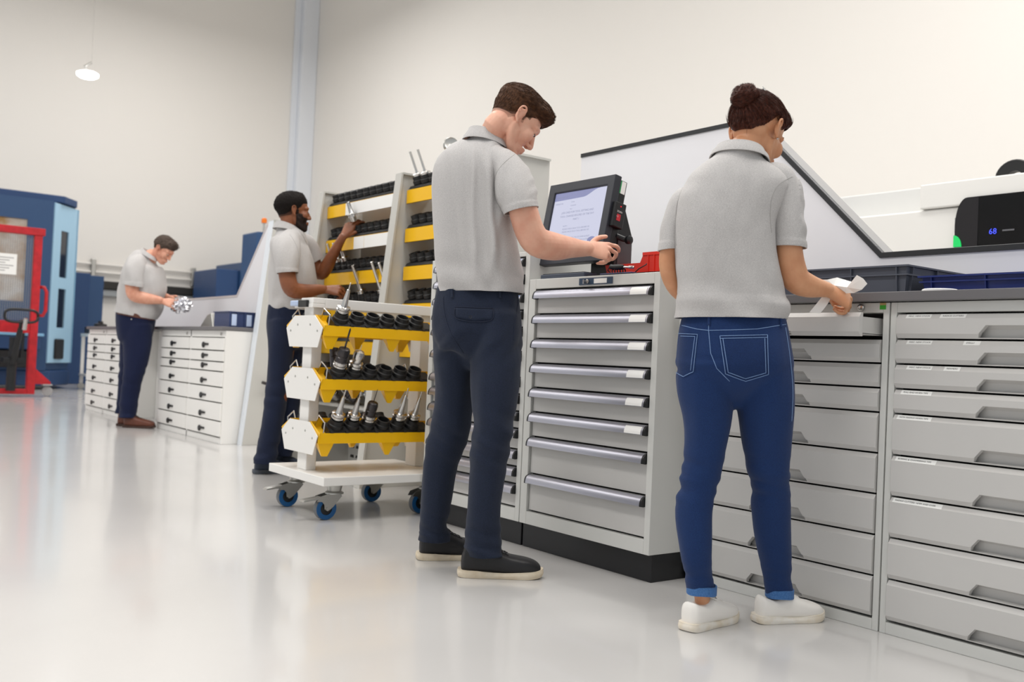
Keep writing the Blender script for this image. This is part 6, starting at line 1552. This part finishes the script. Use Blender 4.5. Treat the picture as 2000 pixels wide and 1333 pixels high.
# ================================================================== man at the far bench
D4 = 9.22
def man_four():
    base = V((2.78, 9.50, 0)); R = lambda rows: rows_px(D4, rows)
    H = head_mtx(pt(320, 488, D4), -14, 36, k=1.0)
    bm = bmesh.new(); head_bm(bm, H)
    tube_bm(bm, [(*(H @ V((-.028, 0, -.01))), .05, .056), (*(H @ V((-.035, 0, -.085))), .056, .060), (*pt(296, 500, D4), .065, .07), (*pt(289, 510, D4), .068, .070)], sub=4, seg=20)
    tube_bm(bm, R([(286, 516, 0, 18, .09), (282, 535, 0, 29, .14), (279, 562, 0, 33, .15), (272, 595, 0, 33, .14), (264, 640, 0, 27, .12)]), seg=24, ex=2.3)
    tube_bm(bm, R([(264, 518, -.16, 14, .06), (259, 545, -.21, 13.5, .058), (258, 563, -.21, 13, .056), (263, 577, -.20, 12.8, .055), (284, 583, -.17, 11.5, .05), (305, 586, -.14, 8.8, .038), (316, 588, -.13, 7, .03)]), seg=18)
    tube_bm(bm, R([(285, 520, .16, 14, .06), (290, 545, .21, 13, .056), (298, 567, .20, 12, .05), (316, 578, .12, 9, .038), (328, 582, .06, 7, .03)]), seg=18)
    hand_bm(bm, pt(315, 588, D4-.13), rfz(.95, .15, -.18), rfz(-.1, -.85, .5), [(14, 20, 10), (18, 24, 12), (22, 28, 14), (26, 30, 14)], right=True, k=1.08, rk=1.12)
    hand_bm(bm, pt(327, 582, D4+.06), rfz(.95, -.1, .02), rfz(.1, .5, .85), [(25, 30, 15)]*4, right=False, k=1.05, rk=1.12)
    for rows in ([(266, 640, -.06, 22, .085), (266, 690, -.06, 18, .075), (258, 740, -.06, 14, .06), (250, 790, -.06, 10, .05), (249, 814, -.06, 9, .04)],
                 [(260, 640, .08, 22, .085), (256, 700, .08, 17, .07), (246, 760, .08, 12, .055), (240, 800, .08, 9, .05), (240, 806, .08, 9, .04)]):
        tube_bm(bm, R(rows), seg=16)
    p = finish('person', blend(bm, .0045, 3), 'skin_ruddy', None, origin=base)
    tag(p, 'man in blue jeans and brown shoes looking down at wrapped parts by the far bench', 'person', 'four people in grey polo shirts')
    sb_ = bmesh.new(); head_bm(sb_, H, ears=False, nose=False); bv = bvh_of(blend(sb_, .005, 4))
    def top(d):
        x, y, z = d
        lim = .36 if x > .6 else (.02+.34*(x-.2)/.4 if x > .2 else (.02 if x > -.2 else .02-.46*min(1, (-.2-x)/.5)))
        if z < lim: return None
        return min(.016, .0008+.035*(z-lim))+.014*max(0, min(1, (x-.2)/.4))*max(0, min(1, (z-.4)/.2))
    hr = shell('hair', bv, H, top, 'hair_grey', p, nu=110, nv=70, groove=lambda d: .3*noise.noise(V((d.x*5, d.y*20, d.z*8))))
    strands('hair_strands', hr, H, 1200, .02, lambda d, rnd: ((1, 0, .3), .030, .25) if d.z > .4 else ((-.4, 0, -1), .014, .05), 'hair_grey', p, r=.0013, curl=.15)
    def fade(d):
        x, y, z = d
        if z > .3 or x > .3: return None
        return None if z < (-.45 if x < -.35 else -.08 if x < .05 else -.22) else .0012
    shell('hair_fade', bv, H, fade, 'stubble_brown', p, nu=90, nv=60)
    face_bits(H, p)
    bm = bmesh.new(); tube_bm(bm, R([(292, 488, 0, 16, .07), (289, 497, 0, 18, .085), (283, 506, 0, 25, .13), (279, 518, 0, 33, .18), (279, 540, 0, 40.5, .20), (279, 565, 0, 45, .195), (273, 590, 0, 43.5, .185), (266, 612, 0, 39.5, .18), (265, 624, 0, 38, .175)]), seg=32, ex=2.3, sub=5)
    me = blend(bm, .008, 6)
    bm = bmesh.new(); tube_bm(bm, R([(276, 510, -.09, 16, .08), (266, 518, -.16, 19, .085), (260, 538, -.20, 19.5, .085), (259, 556, -.21, 18.5, .08), (259, 572, -.21, 18, .08)]), seg=24, sub=5); s1 = blend(bm, .007, 5)
    bm = bmesh.new(); tube_bm(bm, R([(284, 510, .09, 16, .08), (286, 522, .16, 18, .08), (290, 545, .21, 17, .08), (293, 560, .21, 16, .075)]), seg=22, sub=5); s2 = blend(bm, .007, 5)
    def folds(q, n_):
        l = q-base; a, b, z = l.dot(R0), l.dot(F0), q.z
        return .020*noise.noise(V((a*8+z*3, b*5, z*4)))+.008*noise.noise(V((a*16, b*9, z*9)))
    for k in (me, s1, s2): displace(k, folds)
    cut(me, [(pt(265, 617, D4), rfz(-.15, 0, -1), .36), (pt(291, 494, D4), rfz(.3, 0, 1), .12)])
    c1 = pt(259, 559, D4-.21); cut(s1, [(c1, rfz(-.12, 0, -1), .15)]); cut(s2, [(pt(292, 553, D4+.21), rfz(.15, 0, -1), .13)])
    displace(s1, lambda q, n_: .003 if q.z < c1.z+.03 else 0)
    join_mesh(me, [s1, s2]); finish('polo_shirt', me, 'shirt_grey', p, solid=.004)
    collar(p, pt(292, 498, D4), rfz(.30, 0, 1), rfz(1, -.2, -.3), .070, .078, .036)
    bm = bmesh.new(); tube_bm(bm, R([(266, 606, 0, 36, .165), (265, 622, 0, 36, .17), (264, 645, 0, 34, .165), (264, 662, 0, 31, .15)]), seg=28, ex=2.3)
    tube_bm(bm, R([(268, 635, -.06, 29, .11), (268, 660, -.06, 28, .11), (267, 690, -.06, 25, .10), (261, 730, -.06, 20, .09), (253, 770, -.06, 17.5, .08), (250, 805, -.06, 17, .08), (249, 822, -.06, 17, .08)]), seg=22)
    tube_bm(bm, R([(262, 635, .07, 29, .11), (260, 660, .08, 26, .11), (256, 700, .08, 22, .095), (247, 760, .08, 16, .08), (241, 800, .08, 14, .075), (240, 814, .08, 14, .075)]), seg=22)
    me = blend(bm, .008, 8)
    displace(me, lambda q, n_: .008*noise.noise(V((q.x*10, q.y*10, q.z*5)))+max(0, 1-abs(q.z-.5)/.2)*.014*noise.noise(V((q.x*6, q.y*6, q.z*18)))+max(0, 1-(q.z-.1)/.2)*.018*noise.noise(V((q.x*6, q.y*6, q.z*20))))
    cut(me, [(pt(249, 816, D4-.06), rfz(0, 0, -1), .14), (pt(240, 808, D4+.08), rfz(0, 0, -1), .14), (pt(266, 612, D4), rfz(.12, 0, 1), .32)])
    jn = finish('jeans', me, 'jeans_dark', p, solid=.004); jb = bvh_of(me)
    mat('leather_brown', '#5a3428', .45); mat('leather_shoe', '#6a3c2c', .42, vary=.2, vscale=30); mat('sole_brown', '#3f2a22', .7)
    c_ = pt(265.5, 616, D4); mb = MB()
    mb.sweep([[c_+R0*(cos(2*pi*t/40)*.178*k)+F0*(sin(2*pi*t/40)*.176*k)+(Z0+R0*-.10)*0+Z0*(zz-.14*cos(2*pi*t/40)*.178) for t in range(41)] for k, zz in ((.99, -.018), (1.01, -.018), (1.01, .018), (.99, .018))])
    mb.build('belt', 'leather_brown', p, smooth=40)
    q, n_ = on_surface(jb, 257, 624, .003)
    if q: MB().lathe([(0, 0), (.007, 0), (.006, .003), (0, .004)], q, n_, 12).build('rivet_button', 'steel', jn)
    f1 = pt(240, 834, D4-.06); f2 = pt(228, 829, D4+.08); d_ = rfz(1, .0, 0); f1.z = f2.z = 0
    shoe(p, f1, f1+d_*.305, ('leather_shoe', 'sole_brown'), width=.11, ankle=pt(249, 816, D4-.06), top=.12, toe_h=.08, voxel=.005, sole_h=.022)
    shoe(p, f2, f2+d_*.30, ('leather_shoe', 'sole_brown'), width=.11, ankle=pt(240, 806, D4+.08), top=.12, toe_h=.08, voxel=.005, sole_h=.022)
man_four()
def foil(name, c, r, seed, material, label, cat):
    bm = bmesh.new(); bmesh.ops.create_icosphere(bm, subdivisions=4, radius=1)
    for v in bm.verts:
        q = v.co.copy(); k = 1+.35*noise.noise(q*2+V((seed, 0, 0)))+.22*noise.cell(q*4+V((0, seed, 0)))
        v.co = V((q.x*r[0], q.y*r[1], q.z*r[2]))*k
    me = bpy.data.meshes.new(name); bm.to_mesh(me); bm.free(); me.materials.append(MATS[material])
    o = link(name, me, loc=c); return tag(o, label, cat)
mat('foil_silver', '#e6e6ea', .18, .9)
foil('wrapped_part', pt(352, 596, D4-.05), (.095, .12, .07), 3.1, 'foil_silver', 'shiny crumpled silver wrapped part held by the man at the far bench', 'parcel')
